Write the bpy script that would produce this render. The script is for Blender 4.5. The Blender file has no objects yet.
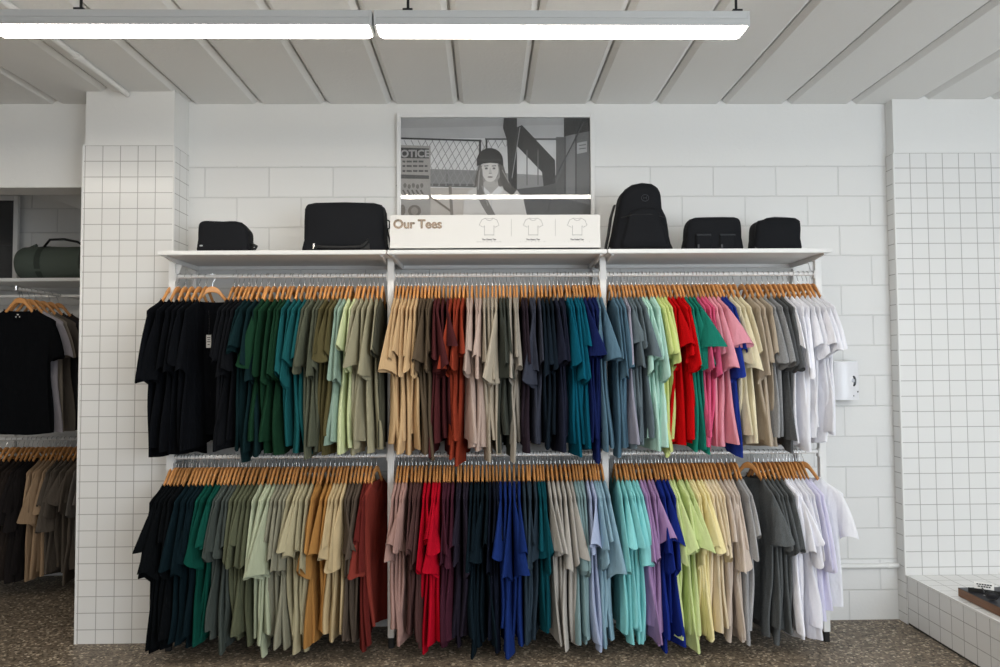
import bpy, bmesh, math, random
import numpy as np
from mathutils import Vector, Matrix, Euler

# ------------------------------------------------------------------ camera
SC = bpy.context.scene
COL = SC.collection
EYE = 1.64
F = 722.0
PITCH, YAW, ROLL = math.radians(2.35), math.radians(1.11), math.radians(0.4)
cam_data = bpy.data.cameras.new('camera')
cam_data.sensor_width = 36.0
cam_data.lens = 36.0 * F / 1000.0
cam_data.clip_start = 0.02
cam = bpy.data.objects.new('camera', cam_data)
COL.objects.link(cam)
CAMROT = (Matrix.Rotation(-YAW, 3, 'Z') @ Matrix.Rotation(math.radians(90) + PITCH, 3, 'X')
          @ Matrix.Rotation(-ROLL, 3, 'Z'))
cam.matrix_world = Matrix.Translation((0, 0, EYE)) @ CAMROT.to_4x4()
SC.camera = cam


def at(px, py, Y):
    """point at depth Y seen at photograph pixel (px, py)"""
    d = CAMROT @ Vector(((px - 500) / F, -(py - 333.5) / F, -1))
    s = Y / d.y
    return Vector((d.x * s, Y, EYE + d.z * s))


# ------------------------------------------------------------------ world and light
SC.view_settings.view_transform = 'Standard'
SC.view_settings.look = 'None'
SC.view_settings.gamma = 1.0
SC.view_settings.use_curve_mapping = False
SC.view_settings.exposure = 0.74
W = bpy.data.worlds.new('daylight')
SC.world = W
W.use_nodes = True
bg = W.node_tree.nodes['Background']
bg.inputs['Color'].default_value = (0.93, 0.97, 1.0, 1)
bg.inputs['Strength'].default_value = 0.42


def area(name, loc, target, sx, sy, power, color):
    l = bpy.data.lights.new(name, 'AREA')
    l.shape = 'RECTANGLE'; l.size = sx; l.size_y = sy; l.energy = power; l.color = color
    o = bpy.data.objects.new(name, l); COL.objects.link(o)
    o.location = loc
    o.rotation_euler = (Vector(target) - Vector(loc)).to_track_quat('-Z', 'Y').to_euler()
    return o


# daylight through the shop front, behind and to the right of the camera
area('shop_window_light', (3.3, -1.6, 1.9), (1.2, 4.6, 1.4), 3.0, 2.4, 78, (0.80, 0.90, 1.0))
LAMP_STRENGTH = 15.0

# ------------------------------------------------------------------ materials
MATS = {}


def nodes_of(name):
    m = bpy.data.materials.new(name); m.use_nodes = True
    nt = m.node_tree
    return m, nt, nt.nodes['Principled BSDF']


def plain(name, col, rough=0.5, metal=0.0, spec=0.5, bump=0.0, bscale=60.0, var=0.0):
    if name in MATS: return MATS[name]
    m, nt, p = nodes_of(name)
    p.inputs['Base Color'].default_value = (*col, 1)
    p.inputs['Roughness'].default_value = rough
    p.inputs['Metallic'].default_value = metal
    p.inputs['Specular IOR Level'].default_value = spec
    if bump or var:
        tc = nt.nodes.new('ShaderNodeTexCoord')
        n = nt.nodes.new('ShaderNodeTexNoise'); n.inputs['Scale'].default_value = bscale
        n.inputs['Detail'].default_value = 4
        nt.links.new(tc.outputs['Object'], n.inputs['Vector'])
        if bump:
            b = nt.nodes.new('ShaderNodeBump'); b.inputs['Strength'].default_value = bump
            b.inputs['Distance'].default_value = 0.01
            nt.links.new(n.outputs['Fac'], b.inputs['Height'])
            nt.links.new(b.outputs['Normal'], p.inputs['Normal'])
        if var:
            mx = nt.nodes.new('ShaderNodeMix'); mx.data_type = 'RGBA'
            mx.inputs['A'].default_value = (*[c * (1 - var) for c in col], 1)
            mx.inputs['B'].default_value = (*[min(1, c * (1 + var)) for c in col], 1)
            nt.links.new(n.outputs['Fac'], mx.inputs['Factor'])
            nt.links.new(mx.outputs['Result'], p.inputs['Base Color'])
    MATS[name] = m
    return m


def srgb(r, g, b):
    f = lambda c: (c / 255 / 12.92) if c / 255 <= 0.04045 else ((c / 255 + 0.055) / 1.055) ** 2.4
    return (f(r), f(g), f(b))


def grid_coords(nt, ou, ov):
    """wall coordinates (along, up) chosen by the face direction"""
    N = nt.nodes.new; L = nt.links.new
    geo = N('ShaderNodeNewGeometry'); tc = N('ShaderNodeTexCoord')
    sp = N('ShaderNodeSeparateXYZ'); L(tc.outputs['Object'], sp.inputs[0])
    sn = N('ShaderNodeSeparateXYZ'); L(geo.outputs['True Normal'], sn.inputs[0])

    def gt(sock):
        a = N('ShaderNodeMath'); a.operation = 'ABSOLUTE'; L(sock, a.inputs[0])
        g = N('ShaderNodeMath'); g.operation = 'GREATER_THAN'; g.inputs[1].default_value = 0.6
        L(a.outputs[0], g.inputs[0]); return g.outputs[0]

    def mix(f, a, b):
        m = N('ShaderNodeMix'); m.data_type = 'FLOAT'
        L(f, m.inputs['Factor']); L(a, m.inputs['A']); L(b, m.inputs['B']); return m.outputs['Result']
    u = mix(gt(sn.outputs['X']), sp.outputs['X'], sp.outputs['Y'])
    v = mix(gt(sn.outputs['Z']), sp.outputs['Z'], sp.outputs['Y'])
    c = N('ShaderNodeCombineXYZ')
    for s, o, i in ((u, ou, 0), (v, ov, 1)):
        a = N('ShaderNodeMath'); a.operation = 'ADD'; a.inputs[1].default_value = o
        L(s, a.inputs[0]); L(a.outputs[0], c.inputs[i])
    return c.outputs[0]


def masonry(name, c1, c2, mortar, bw, bh, ms, offset, ou, ov, rough, bumpd, noise=0.0, smooth=0.1):
    m, nt, p = nodes_of(name)
    N = nt.nodes.new; L = nt.links.new
    vec = grid_coords(nt, ou, ov)
    b = N('ShaderNodeTexBrick')
    b.offset = offset; b.squash = 1.0; b.offset_frequency = 2
    b.inputs['Color1'].default_value = (*c1, 1); b.inputs['Color2'].default_value = (*c2, 1)
    b.inputs['Mortar'].default_value = (*mortar, 1)
    b.inputs['Scale'].default_value = 1.0
    b.inputs['Mortar Size'].default_value = ms
    b.inputs['Mortar Smooth'].default_value = smooth
    b.inputs['Brick Width'].default_value = bw
    b.inputs['Row Height'].default_value = bh
    L(vec, b.inputs['Vector'])
    L(b.outputs['Color'], p.inputs['Base Color'])
    p.inputs['Roughness'].default_value = rough
    inv = N('ShaderNodeMath'); inv.operation = 'SUBTRACT'; inv.inputs[0].default_value = 1.0
    L(b.outputs['Fac'], inv.inputs[1])
    bp = N('ShaderNodeBump'); bp.inputs['Strength'].default_value = 0.7
    bp.inputs['Distance'].default_value = bumpd
    L(inv.outputs[0], bp.inputs['Height'])
    if noise:
        n = N('ShaderNodeTexNoise'); n.inputs['Scale'].default_value = 55; n.inputs['Detail'].default_value = 6
        tc = N('ShaderNodeTexCoord'); L(tc.outputs['Object'], n.inputs['Vector'])
        b2 = N('ShaderNodeBump'); b2.inputs['Strength'].default_value = noise
        b2.inputs['Distance'].default_value = 0.004
        L(n.outputs['Fac'], b2.inputs['Height']); L(bp.outputs['Normal'], b2.inputs['Normal'])
        L(b2.outputs['Normal'], p.inputs['Normal'])
    else:
        L(bp.outputs['Normal'], p.inputs['Normal'])
    MATS[name] = m
    return m


WH = (0.80, 0.80, 0.785)
M_white = plain('white wall paint', WH, 0.7, bump=0.15, bscale=40)
M_ceil = plain('ceiling paint', (0.80, 0.80, 0.785), 0.8, bump=0.2, bscale=50)
M_block = masonry('painted blockwork', WH, (0.775, 0.775, 0.765), (0.70, 0.70, 0.69), 0.408, 0.194, 0.0045, 0.5,
                  0.0, 0.0, 0.6, 0.006, noise=0.25, smooth=0.4)
M_tile = masonry('white tile', (0.80, 0.80, 0.79), (0.785, 0.785, 0.775), (0.42, 0.41, 0.40), 0.106, 0.0965, 0.0022, 0.0,
                 0.0, 0.0, 0.22, 0.002)
M_tile_right = masonry('white tile of the right wall', (0.80, 0.80, 0.79), (0.785, 0.785, 0.775), (0.42, 0.41, 0.40), 0.105, 0.0968, 0.0022, 0.0,
                       0.0, 0.0, 0.22, 0.002)
M_tile_bench = masonry('white tile of the bench', (0.80, 0.80, 0.79), (0.785, 0.785, 0.775), (0.42, 0.41, 0.40), 0.105, 0.1, 0.0022, 0.0,
                       0.0, 0.0, 0.22, 0.002)
M_rack = plain('white powder coat', (0.80, 0.80, 0.79), 0.4)
M_chrome = plain('hook steel', (0.62, 0.62, 0.62), 0.25, metal=1.0)
M_black = plain('black nylon', srgb(15, 17, 22), 0.8, spec=0.25, bump=0.25, bscale=300)
M_black2 = plain('black webbing', srgb(14, 15, 18), 0.6)
M_dark = plain('dark metal', srgb(40, 42, 45), 0.4, metal=0.6)
M_rubber = plain('black rubber', srgb(18, 18, 18), 0.6)
M_paper = plain('white board', (0.74, 0.73, 0.71), 0.35)
M_plastic = plain('white plastic', (0.80, 0.80, 0.83), 0.25)


def emis(name, col, s):
    m, nt, p = nodes_of(name)
    p.inputs['Base Color'].default_value = (0.9, 0.9, 0.9, 1)
    p.inputs['Emission Color'].default_value = (*col, 1)
    p.inputs['Emission Strength'].default_value = s
    MATS[name] = m
    return m


M_lamp = emis('lamp diffuser', (1.0, 0.93, 0.82), LAMP_STRENGTH)
M_lamp_warm = emis('warm lamp diffuser', (1.0, 0.84, 0.64), LAMP_STRENGTH)


def floor_mat():
    m, nt, p = nodes_of('polished aggregate concrete')
    N = nt.nodes.new; L = nt.links.new
    tc = N('ShaderNodeTexCoord')
    v = N('ShaderNodeTexVoronoi'); v.inputs['Scale'].default_value = 80
    L(tc.outputs['Object'], v.inputs['Vector'])
    wn = N('ShaderNodeSeparateXYZ'); L(v.outputs['Color'], wn.inputs[0])
    cr = N('ShaderNodeValToRGB')
    e = cr.color_ramp.elements
    e[0].position = 0.0; e[0].color = (*srgb(56, 49, 42), 1)
    e[1].position = 1.0; e[1].color = (*srgb(212, 200, 180), 1)
    for pos, c in ((0.35, (112, 101, 87)), (0.6, (140, 128, 112)), (0.8, (104, 90, 76)), (0.92, (186, 170, 148))):
        k = e.new(pos); k.color = (*srgb(*c), 1)
    L(wn.outputs['X'], cr.inputs['Fac'])
    n = N('ShaderNodeTexNoise'); n.inputs['Scale'].default_value = 160; n.inputs['Detail'].default_value = 5
    L(tc.outputs['Object'], n.inputs['Vector'])
    mx = N('ShaderNodeMix'); mx.data_type = 'RGBA'; mx.blend_type = 'MIX'
    r2 = N('ShaderNodeValToRGB'); r2.color_ramp.elements[0].position = 0.5; r2.color_ramp.elements[1].position = 0.72
    L(n.outputs['Fac'], r2.inputs['Fac']); L(r2.outputs['Color'], mx.inputs['Factor'])
    L(cr.outputs['Color'], mx.inputs['A'])
    mx.inputs['B'].default_value = (*srgb(116, 104, 90), 1)
    L(mx.outputs['Result'], p.inputs['Base Color'])
    p.inputs['Roughness'].default_value = 0.45
    p.inputs['Specular IOR Level'].default_value = 0.3
    MATS['floor'] = m
    return m


def wood_mat(name, c1, c2, scale=(3, 60, 60), rough=0.4):
    m, nt, p = nodes_of(name)
    N = nt.nodes.new; L = nt.links.new
    tc = N('ShaderNodeTexCoord'); mp = N('ShaderNodeMapping'); mp.inputs['Scale'].default_value = scale
    oi = N('ShaderNodeObjectInfo')
    L(tc.outputs['Object'], mp.inputs['Vector'])
    n = N('ShaderNodeTexNoise'); n.inputs['Scale'].default_value = 1.0; n.inputs['Detail'].default_value = 4
    n.noise_dimensions = '4D'
    mul = N('ShaderNodeMath'); mul.operation = 'MULTIPLY'; mul.inputs[1].default_value = 40
    L(oi.outputs['Random'], mul.inputs[0]); L(mul.outputs[0], n.inputs['W'])
    L(mp.outputs[0], n.inputs['Vector'])
    mx = N('ShaderNodeMix'); mx.data_type = 'RGBA'
    mx.inputs['A'].default_value = (*c1, 1); mx.inputs['B'].default_value = (*c2, 1)
    L(n.outputs['Fac'], mx.inputs['Factor'])
    hs = N('ShaderNodeHueSaturation')
    mr = N('ShaderNodeMapRange'); mr.inputs['To Min'].default_value = 0.8; mr.inputs['To Max'].default_value = 1.2
    L(oi.outputs['Random'], mr.inputs['Value']); L(mr.outputs[0], hs.inputs['Value'])
    L(mx.outputs['Result'], hs.inputs['Color'])
    L(hs.outputs['Color'], p.inputs['Base Color'])
    p.inputs['Roughness'].default_value = rough
    MATS[name] = m
    return m


M_wood = wood_mat('honey hanger wood', srgb(226, 166, 102), srgb(182, 120, 66), (40, 6, 40))
M_ply = wood_mat('plywood edge', srgb(150, 105, 70), srgb(96, 62, 40), (8, 8, 160))


def cloth(name, rgb, heather=0.0):
    key = 'cotton ' + name
    if key in MATS: return MATS[key]
    m, nt, p = nodes_of(key)
    lum = .3 * rgb[0] + .59 * rgb[1] + .11 * rgb[2]
    rgb = [255 * (max(0, lum + (c - lum) * .88) / 255) ** 1.17 for c in rgb]
    N = nt.nodes.new; L = nt.links.new
    tc = N('ShaderNodeTexCoord'); oi = N('ShaderNodeObjectInfo')
    n = N('ShaderNodeTexNoise'); n.inputs['Scale'].default_value = 1; n.inputs['Detail'].default_value = 3; n.noise_dimensions = '4D'
    wm = N('ShaderNodeMath'); wm.operation = 'MULTIPLY'; wm.inputs[1].default_value = 60; L(oi.outputs['Random'], wm.inputs[0]); L(wm.outputs[0], n.inputs['W'])
    m0 = N('ShaderNodeMapping'); m0.inputs['Scale'].default_value = (26, 26, 9); m0.inputs['Rotation'].default_value = (.25, .2, 0)
    L(tc.outputs['Object'], m0.inputs['Vector']); L(m0.outputs[0], n.inputs['Vector'])
    b = N('ShaderNodeBump'); b.inputs['Strength'].default_value = 0.6; b.inputs['Distance'].default_value = 0.02
    L(n.outputs['Fac'], b.inputs['Height']); L(b.outputs['Normal'], p.inputs['Normal'])
    hs = N('ShaderNodeHueSaturation'); hs.inputs['Color'].default_value = (*srgb(*rgb), 1)
    mr = N('ShaderNodeMapRange'); mr.inputs['To Min'].default_value = 0.88; mr.inputs['To Max'].default_value = 1.12
    L(oi.outputs['Random'], mr.inputs['Value']); L(mr.outputs[0], hs.inputs['Value'])
    out = hs.outputs['Color']
    if heather:
        h = N('ShaderNodeTexNoise'); h.inputs['Scale'].default_value = 500; h.inputs['Detail'].default_value = 2
        mp = N('ShaderNodeMapping'); mp.inputs['Scale'].default_value = (1, 1, 0.25)
        L(tc.outputs['Object'], mp.inputs['Vector']); L(mp.outputs[0], h.inputs['Vector'])
        mx = N('ShaderNodeMix'); mx.data_type = 'RGBA'; mx.blend_type = 'MULTIPLY'
        mx.inputs['Factor'].default_value = heather
        cr = N('ShaderNodeValToRGB'); cr.color_ramp.elements[0].position = 0.35; cr.color_ramp.elements[1].position = 0.65
        L(h.outputs['Fac'], cr.inputs['Fac'])
        L(out, mx.inputs['A']); L(cr.outputs['Color'], mx.inputs['B']); out = mx.outputs['Result']
    L(out, p.inputs['Base Color'])
    p.inputs['Roughness'].default_value = 0.95
    p.inputs['Specular IOR Level'].default_value = 0.06
    p.inputs['Sheen Weight'].default_value = 0.0
    p.inputs['Sheen Roughness'].default_value = 0.6
    MATS[key] = m
    return m


# ------------------------------------------------------------------ mesh helpers
class MB:
    def __init__(s):
        s.v = []; s.f = []; s.mi = []; s.cur = 0

    def add(s, vs, fs):
        o = len(s.v)
        s.v.extend([tuple(p) for p in vs])
        s.f.extend([tuple(i + o for i in f) for f in fs])
        s.mi.extend([s.cur] * len(fs))

    def box(s, x0, x1, y0, y1, z0, z1):
        vs = [(x, y, z) for z in (z0, z1) for y in (y0, y1) for x in (x0, x1)]
        s.add(vs, [(0, 2, 3, 1), (4, 5, 7, 6), (0, 1, 5, 4), (2, 6, 7, 3), (0, 4, 6, 2), (1, 3, 7, 5)])

    def bevbox(s, x0, x1, y0, y1, z0, z1, b=0.005, seg=2):
        bm = bmesh.new()
        bmesh.ops.create_cube(bm, size=1)
        bmesh.ops.scale(bm, vec=(x1 - x0, y1 - y0, z1 - z0), verts=bm.verts)
        bmesh.ops.translate(bm, vec=((x0 + x1) / 2, (y0 + y1) / 2, (z0 + z1) / 2), verts=bm.verts)
        bmesh.ops.bevel(bm, geom=bm.edges[:], offset=b, segments=seg, affect='EDGES', profile=0.5)
        s.frombm(bm)

    def frombm(s, bm):
        bm.verts.index_update()
        s.add([v.co for v in bm.verts], [[v.index for v in f.verts] for f in bm.faces])
        bm.free()

    def loft(s, rings, closed=True, cap0=False, cap1=False):
        n = len(rings[0]); vs = [p for r in rings for p in r]; fs = []
        for i in range(len(rings) - 1):
            for j in range(n if closed else n - 1):
                k = (j + 1) % n
                fs.append((i * n + j, i * n + k, (i + 1) * n + k, (i + 1) * n + j))
        if cap0: fs.append(tuple(range(n))[::-1])
        if cap1: fs.append(tuple((len(rings) - 1) * n + j for j in range(n)))
        s.add(vs, fs)

    def tube(s, pts, r, seg=8, caps=True):
        pts = [Vector(p) for p in pts]; rings = []
        rs = r if isinstance(r, (list, tuple)) else [r] * len(pts)
        up = None
        for i, p in enumerate(pts):
            d = (pts[min(i + 1, len(pts) - 1)] - pts[max(i - 1, 0)]).normalized()
            if up is None:
                up = Vector((0, 0, 1)) if abs(d.z) < 0.9 else Vector((1, 0, 0))
            a = d.cross(up).normalized(); b = a.cross(d).normalized(); up = b
            rings.append([p + rs[i] * (math.cos(2 * math.pi * k / seg) * a + math.sin(2 * math.pi * k / seg) * b) for k in range(seg)])
        s.loft(rings, True, caps, caps)

    def prism(s, outline, axis, a, b):
        """extrude a 2D outline along an axis ('x','y','z') from a to b"""
        def mk(p, t):
            return {'x': (t, p[0], p[1]), 'y': (p[0], t, p[1]), 'z': (p[0], p[1], t)}[axis]
        s.loft([[mk(p, a) for p in outline], [mk(p, b) for p in outline]], True, True, True)

    def build(s, name, mats, parent=None, smooth=False, loc=None, rotz=0.0, fix=True):
        me = bpy.data.meshes.new(name)
        me.from_pydata(s.v, [], s.f)
        if not isinstance(mats, (list, tuple)): mats = [mats]
        for m in mats: me.materials.append(m)
        me.polygons.foreach_set('material_index', s.mi)
        if fix:
            bm = bmesh.new(); bm.from_mesh(me)
            bmesh.ops.recalc_face_normals(bm, faces=bm.faces[:]); bm.to_mesh(me); bm.free()
        if smooth:
            if smooth is True:
                me.polygons.foreach_set('use_smooth', [True] * len(me.polygons))
            else:
                me.polygons.foreach_set('use_smooth', [True] * len(me.polygons))
                me.set_sharp_from_angle(angle=math.radians(smooth))
        me.update()
        o = bpy.data.objects.new(name, me); COL.objects.link(o)
        if parent: o.parent = parent
        if loc is not None: o.location = loc
        o.rotation_euler = (0, 0, rotz)
        return o


def tag(o, label=None, cat=None, group=None, kind=None):
    if label: o['label'] = label
    if cat: o['category'] = cat
    if group: o['group'] = group
    if kind: o['kind'] = kind
    return o


def empty(name, loc, label, cat, group=None, rotz=0.0):
    o = bpy.data.objects.new(name, None); COL.objects.link(o)
    o.location = loc; o.rotation_euler = (0, 0, rotz); o.empty_display_size = 0.1
    return tag(o, label, cat, group)


def struct(name, mb, mat, parent=None, smooth=False):
    o = mb.build(name, mat, parent, smooth)
    if not parent: o['kind'] = 'structure'
    return o


def text_mesh(name, body, size, mat, parent, loc, bold=0.0, align='LEFT', rx=90, extr=0.0008, fat=0.0):
    cu = bpy.data.curves.new(name, 'FONT'); cu.body = body; cu.size = size
    cu.align_x = align; cu.offset = bold; cu.extrude = extr
    tmp = bpy.data.objects.new(name, cu); COL.objects.link(tmp)
    bpy.context.view_layer.update()
    me = bpy.data.meshes.new_from_object(tmp.evaluated_get(bpy.context.evaluated_depsgraph_get()))
    bpy.data.objects.remove(tmp); bpy.data.curves.remove(cu)
    if fat:
        vs = [v.co.copy() for v in me.vertices]; fs = [tuple(p.vertices) for p in me.polygons]; bb = MB()
        for q, (ax_, az_) in enumerate(((0, 0), (fat, 0), (-fat, 0), (0, fat), (0, -fat), (fat * .7, fat * .7), (-fat * .7, fat * .7), (fat * .7, -fat * .7), (-fat * .7, -fat * .7))):
            bb.add([(v.x + ax_, v.y + az_, v.z + q * .00004) for v in vs], fs)
        me = bpy.data.meshes.new(name); me.from_pydata(bb.v, [], bb.f)
    me.materials.clear(); me.materials.append(mat)
    o = bpy.data.objects.new(name, me); COL.objects.link(o)
    o.parent = parent; o.location = loc; o.rotation_euler = (math.radians(rx), 0, 0)
    return o


# ------------------------------------------------------------------ the room
WALL, PIL, RWALL = 4.60, 4.38, 4.51
CEIL = at(490, 104, WALL).z
RACK = 4.26
b = MB(); b.box(-5.6, 4.8, -3.2, 6.2, -0.1, 0.0)
struct('floor', b, floor_mat())

# ceiling: planks running front to back with V grooves between them
b = MB()
pitch = 0.4265
xj = at(458.5, 104, WALL).x
x = xj - 13 * pitch
prof = []
while x < 4.8:
    c = 0.03
    prof += [(x - c - 0.004, CEIL), (x - 0.006, CEIL + 0.022), (x - 0.006, CEIL + 0.055), (x + 0.006, CEIL + 0.055),
             (x + 0.006, CEIL + 0.022), (x + c + 0.004, CEIL)]
    x += pitch
rings = [[(p[0], y, p[1]) for p in prof] for y in (-3.2, 6.2)]
b.loft(rings, closed=False)
b.box(prof[0][0], prof[-1][0], -3.2, 6.2, CEIL + 0.06, CEIL + 0.16)
struct('ceiling', b, M_ceil)

PX0, PX1 = at(87.5, 100, PIL).x - 0.02, at(174.5, 120, PIL).x     # left pillar
RX0 = at(893.5, 160, RWALL).x                                        # left edge of the right tiled wall
M_block.node_tree.nodes  # block joints are set out from the photographed ones
for n in M_block.node_tree.nodes:
    if n.bl_idname == 'ShaderNodeMath' and n.operation == 'ADD':
        tgt = n.outputs[0].links[0].to_socket.name
        if tgt == 'X': n.inputs[1].default_value = (20 * 0.408 - at(870, 210, WALL).x) % 0.408 + 8.16
        if tgt == 'Y': n.inputs[1].default_value = (-at(850, 196, WALL).z) % 0.388 + 0.388
TILE_TOP = at(130, 145.5, PIL).z
for n in M_tile.node_tree.nodes:
    if n.bl_idname == 'ShaderNodeMath' and n.operation == 'ADD':
        tgt = n.outputs[0].links[0].to_socket.name
        if tgt == 'X': n.inputs[1].default_value = (-PX0 - 0.012) % 0.106 + 0.106 * 60
        if tgt == 'Y': n.inputs[1].default_value = (-TILE_TOP) % 0.0965 + 0.0965 * 60

for mm, ox_, oz_, rh in ((M_tile_right, RX0, at(940, 153, RWALL).z, .0968), (M_tile_bench, RX0 + .005, 0.302, .1)):
    for n in mm.node_tree.nodes:
        if n.bl_idname == 'ShaderNodeMath' and n.operation == 'ADD':
            tgt = n.outputs[0].links[0].to_socket.name
            if tgt == 'X': n.inputs[1].default_value = (-ox_) % 0.105 + 0.105 * 60
            if tgt == 'Y': n.inputs[1].default_value = (-oz_) % rh + rh * 60

b = MB(); b.box(PX1 - 0.05, RX0 + 0.1, WALL, WALL + 0.15, 0, at(840, 165, WALL).z)
struct('wall_back', b, M_block)
b = MB(); b.box(PX1 - 0.05, RX0 + 0.1, WALL, WALL + 0.15, at(840, 165, WALL).z, CEIL + 0.05)
o = struct('wall_back_upper', b, M_white)

# left pillar: painted core, tile skin, white corner trim
b = MB(); b.box(PX0 + 0.008, PX1 - 0.004, PIL + 0.008, WALL + 0.21, 0, CEIL + 0.05)
pil = struct('wall_left_pillar', b, M_white)
b = MB(); b.box(PX0, PX1, PIL, WALL + 0.2, 0, TILE_TOP)
struct('tile_cladding', b, M_tile, pil)
b = MB(); b.bevbox(PX0 - 0.006, PX0 + 0.004, PIL - 0.004, PIL + 0.01, 0, TILE_TOP, 0.002)
b.bevbox(PX1 - 0.006, PX1 + 0.004, PIL - 0.004, PIL + 0.01, 0, TILE_TOP, 0.002)
b.box(PX0, PX1, PIL - 0.003, PIL + 0.01, TILE_TOP, TILE_TOP + 0.008)
struct('corner_trim', b, M_white, pil)

# right wall section: painted above, tiled below
RT = at(940, 153, RWALL).z
b = MB(); b.box(RX0 + 0.006, 4.8, RWALL + 0.006, WALL + 0.14, 0, CEIL + 0.05)
rw = struct('wall_right_section', b, M_white)
b = MB(); b.box(RX0, 4.8, RWALL, WALL + 0.13, 0, RT)
struct('tile_cladding', b, M_tile_right, rw)
b = MB(); b.bevbox(RX0 - 0.006, RX0 + 0.004, RWALL - 0.004, RWALL + 0.01, 0.3, RT, 0.002)
b.box(RX0, 4.8, RWALL - 0.003, RWALL + 0.01, RT, RT + 0.008)
struct('corner_trim', b, M_white, rw)

# tiled bench along the right
BX0, BZ = RX0 + 0.005, 0.30
b = MB(); b.box(BX0, 4.8, 1.3, RWALL + 0.05, 0.012, BZ)
bench = struct('wall_bench', b, M_tile_bench)
b = MB(); b.bevbox(BX0 - 0.003, BX0 + 0.008, 1.3, RWALL, BZ - 0.008, BZ + 0.003, 0.002)
struct('edge_trim', b, M_white, bench)
b = MB(); b.box(BX0 + 0.004, 4.7, 1.3, RWALL, 0.0, 0.012)
struct('plinth_gap', b, M_dark, bench)

b = MB(); b.box(4.7, 4.8, -3.2, 4.6, 0, CEIL); struct('wall_right', b, M_white)
b = MB(); b.box(-5.6, -5.5, -3.2, 6.2, 0, CEIL); struct('wall_left', b, plain('bounce cutting wall paint', (0.34, 0.33, 0.32), 0.8))  # unseen wall, toned down so less light bounces onto the bench face

# alcove behind the header beam on the left
HB = at(40, 187.5, WALL).z
b = MB(); b.box(-5.5, PX0 + 0.02, WALL, WALL + 0.2, HB, CEIL + 0.02)
struct('wall_left_header', b, M_white)
b = MB(); b.box(-5.5, -2.2, 5.8, 5.95, 0, CEIL)
struct('wall_alcove_back', b, M_block)
b = MB(); b.box(-2.3, -2.2, WALL + 0.2, 5.8, 0, CEIL)
struct('wall_alcove_right', b, M_white)
# sloping white soffit in the top corner of the alcove
p0, p1 = at(57, 193, 5.6), at(84, 210.5, 5.6)
b = MB(); b.prism([(p0.x, p0.z), (p1.x, p1.z), (-2.31, p1.z - 0.3), (-2.31, CEIL), (p0.x, CEIL)], 'y', 5.2, 5.79)
struct('trim_1', b, M_white)

# pipe on the back wall at the right, conduit on the ceiling at the left
b = MB(); pz = at(860, 566, WALL - 0.015)
b.tube([(1.6, WALL - 0.016, pz.z), (RX0 - 0.002, WALL - 0.016, pz.z)], 0.016, 10)
for xx in (1.75, RX0 - 0.06):
    b.tube([(xx - 0.012, WALL - 0.016, pz.z), (xx + 0.012, WALL - 0.016, pz.z)], 0.019, 10)
tag(b.build('wall_pipe', M_white, smooth=40), 'white horizontal pipe low on the block wall beside the tiled bench', 'pipe')
b = MB(); cz = CEIL - 0.022
cx = at(128, 93, PIL).x
b.tube([(cx, -3.0, cz), (cx, PIL - 0.004, cz)], 0.017, 10)
cp = b.build('ceiling_conduit', M_white, smooth=40)
tag(cp, 'white conduit pipe along the ceiling ending at the tiled pillar', 'pipe')
b = MB(); b.tube([(cx, 3.82, cz), (cx, 3.87, cz)], 0.022, 10); b.build('coupling', M_white, cp, 40)

# ------------------------------------------------------------------ strip lights
LY = 3.04
LZ = at(500, 38.5, LY + 0.047).z        # underside of the lamps


def strip(x0, x1, y, rods, label, group='suspended strip lights'):
    e = empty('strip_light', ((x0 + x1) / 2, y, LZ), label, 'light', group)
    cxm = (x0 + x1) / 2
    h = (x1 - x0) / 2
    b = MB(); b.bevbox(-h, h, -0.05, 0.05, 0.046, 0.078, 0.003)
    b.build('housing', plain('grey lamp housing', (0.52, 0.53, 0.53), 0.45), e)
    b = MB(); b.bevbox(-h + 0.01, h - 0.01, -0.052, 0.052, 0.012, 0.0455, 0.003)
    b.build('reflector', plain('grey lamp reflector', (0.50, 0.51, 0.51), 0.45), e)
    b = MB()
    c = 0.02
    b.prism([(-h + 0.012, 0.0118), (-h + 0.012, 0.008), (-h + 0.03, 0.0), (h - 0.03, 0.0), (h - 0.012, 0.008), (h - 0.012, 0.0118)], 'y', -0.05, 0.05)
    b.build('diffuser', M_lamp_warm if y < 2 and x1 < 0 else M_lamp, e)
    for s in (-1, 1):
        b = MB(); b.bevbox(s * (h - 0.006) - 0.006, s * (h - 0.006) + 0.006, -0.0515, 0.0515, 0.008, 0.07, 0.002)
        b.build('end_cap', plain('grey lamp housing', (0.52, 0.53, 0.53), 0.45), e)
    for rx in rods:
        b = MB(); rx = rx - cxm
        b.tube([(rx, 0, 0.079), (rx, 0, CEIL - LZ)], 0.006, 8)
        b.box(rx - 0.021, rx + 0.021, -0.022, 0.02, 0.092, 0.1)
        b.build('suspension_rod', M_dark, e)
    return e


Xe = at(746, 30, LY).x
Xj = at(374.5, 28, LY).x
strip(Xj + 0.004, Xe, LY, [at(408, 5, LY).x, at(736, 5, LY).x], 'suspended strip light, right one of the glowing row across the ceiling')
strip(Xj - 1.62, Xj - 0.004, LY, [at(81, 10, LY).x], 'suspended strip light, left one of the glowing row across the ceiling')
strip(Xj - 3.25, Xj - 1.63, LY, [-2.6], 'suspended strip light beyond the left edge of the photo')
strip(2.75, 4.35, 1.5, [3.5], 'added unseen strip light brightening the tiled bench from above')  # extra lamp added out of view to lift the bench top
for yy in (0.4, -2.0):
    for xa in (-3.2, -1.55, 0.1, 1.75):
        strip(xa, xa + 1.6, yy, [xa + 0.8], 'suspended strip light over the shop floor behind the camera')

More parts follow.
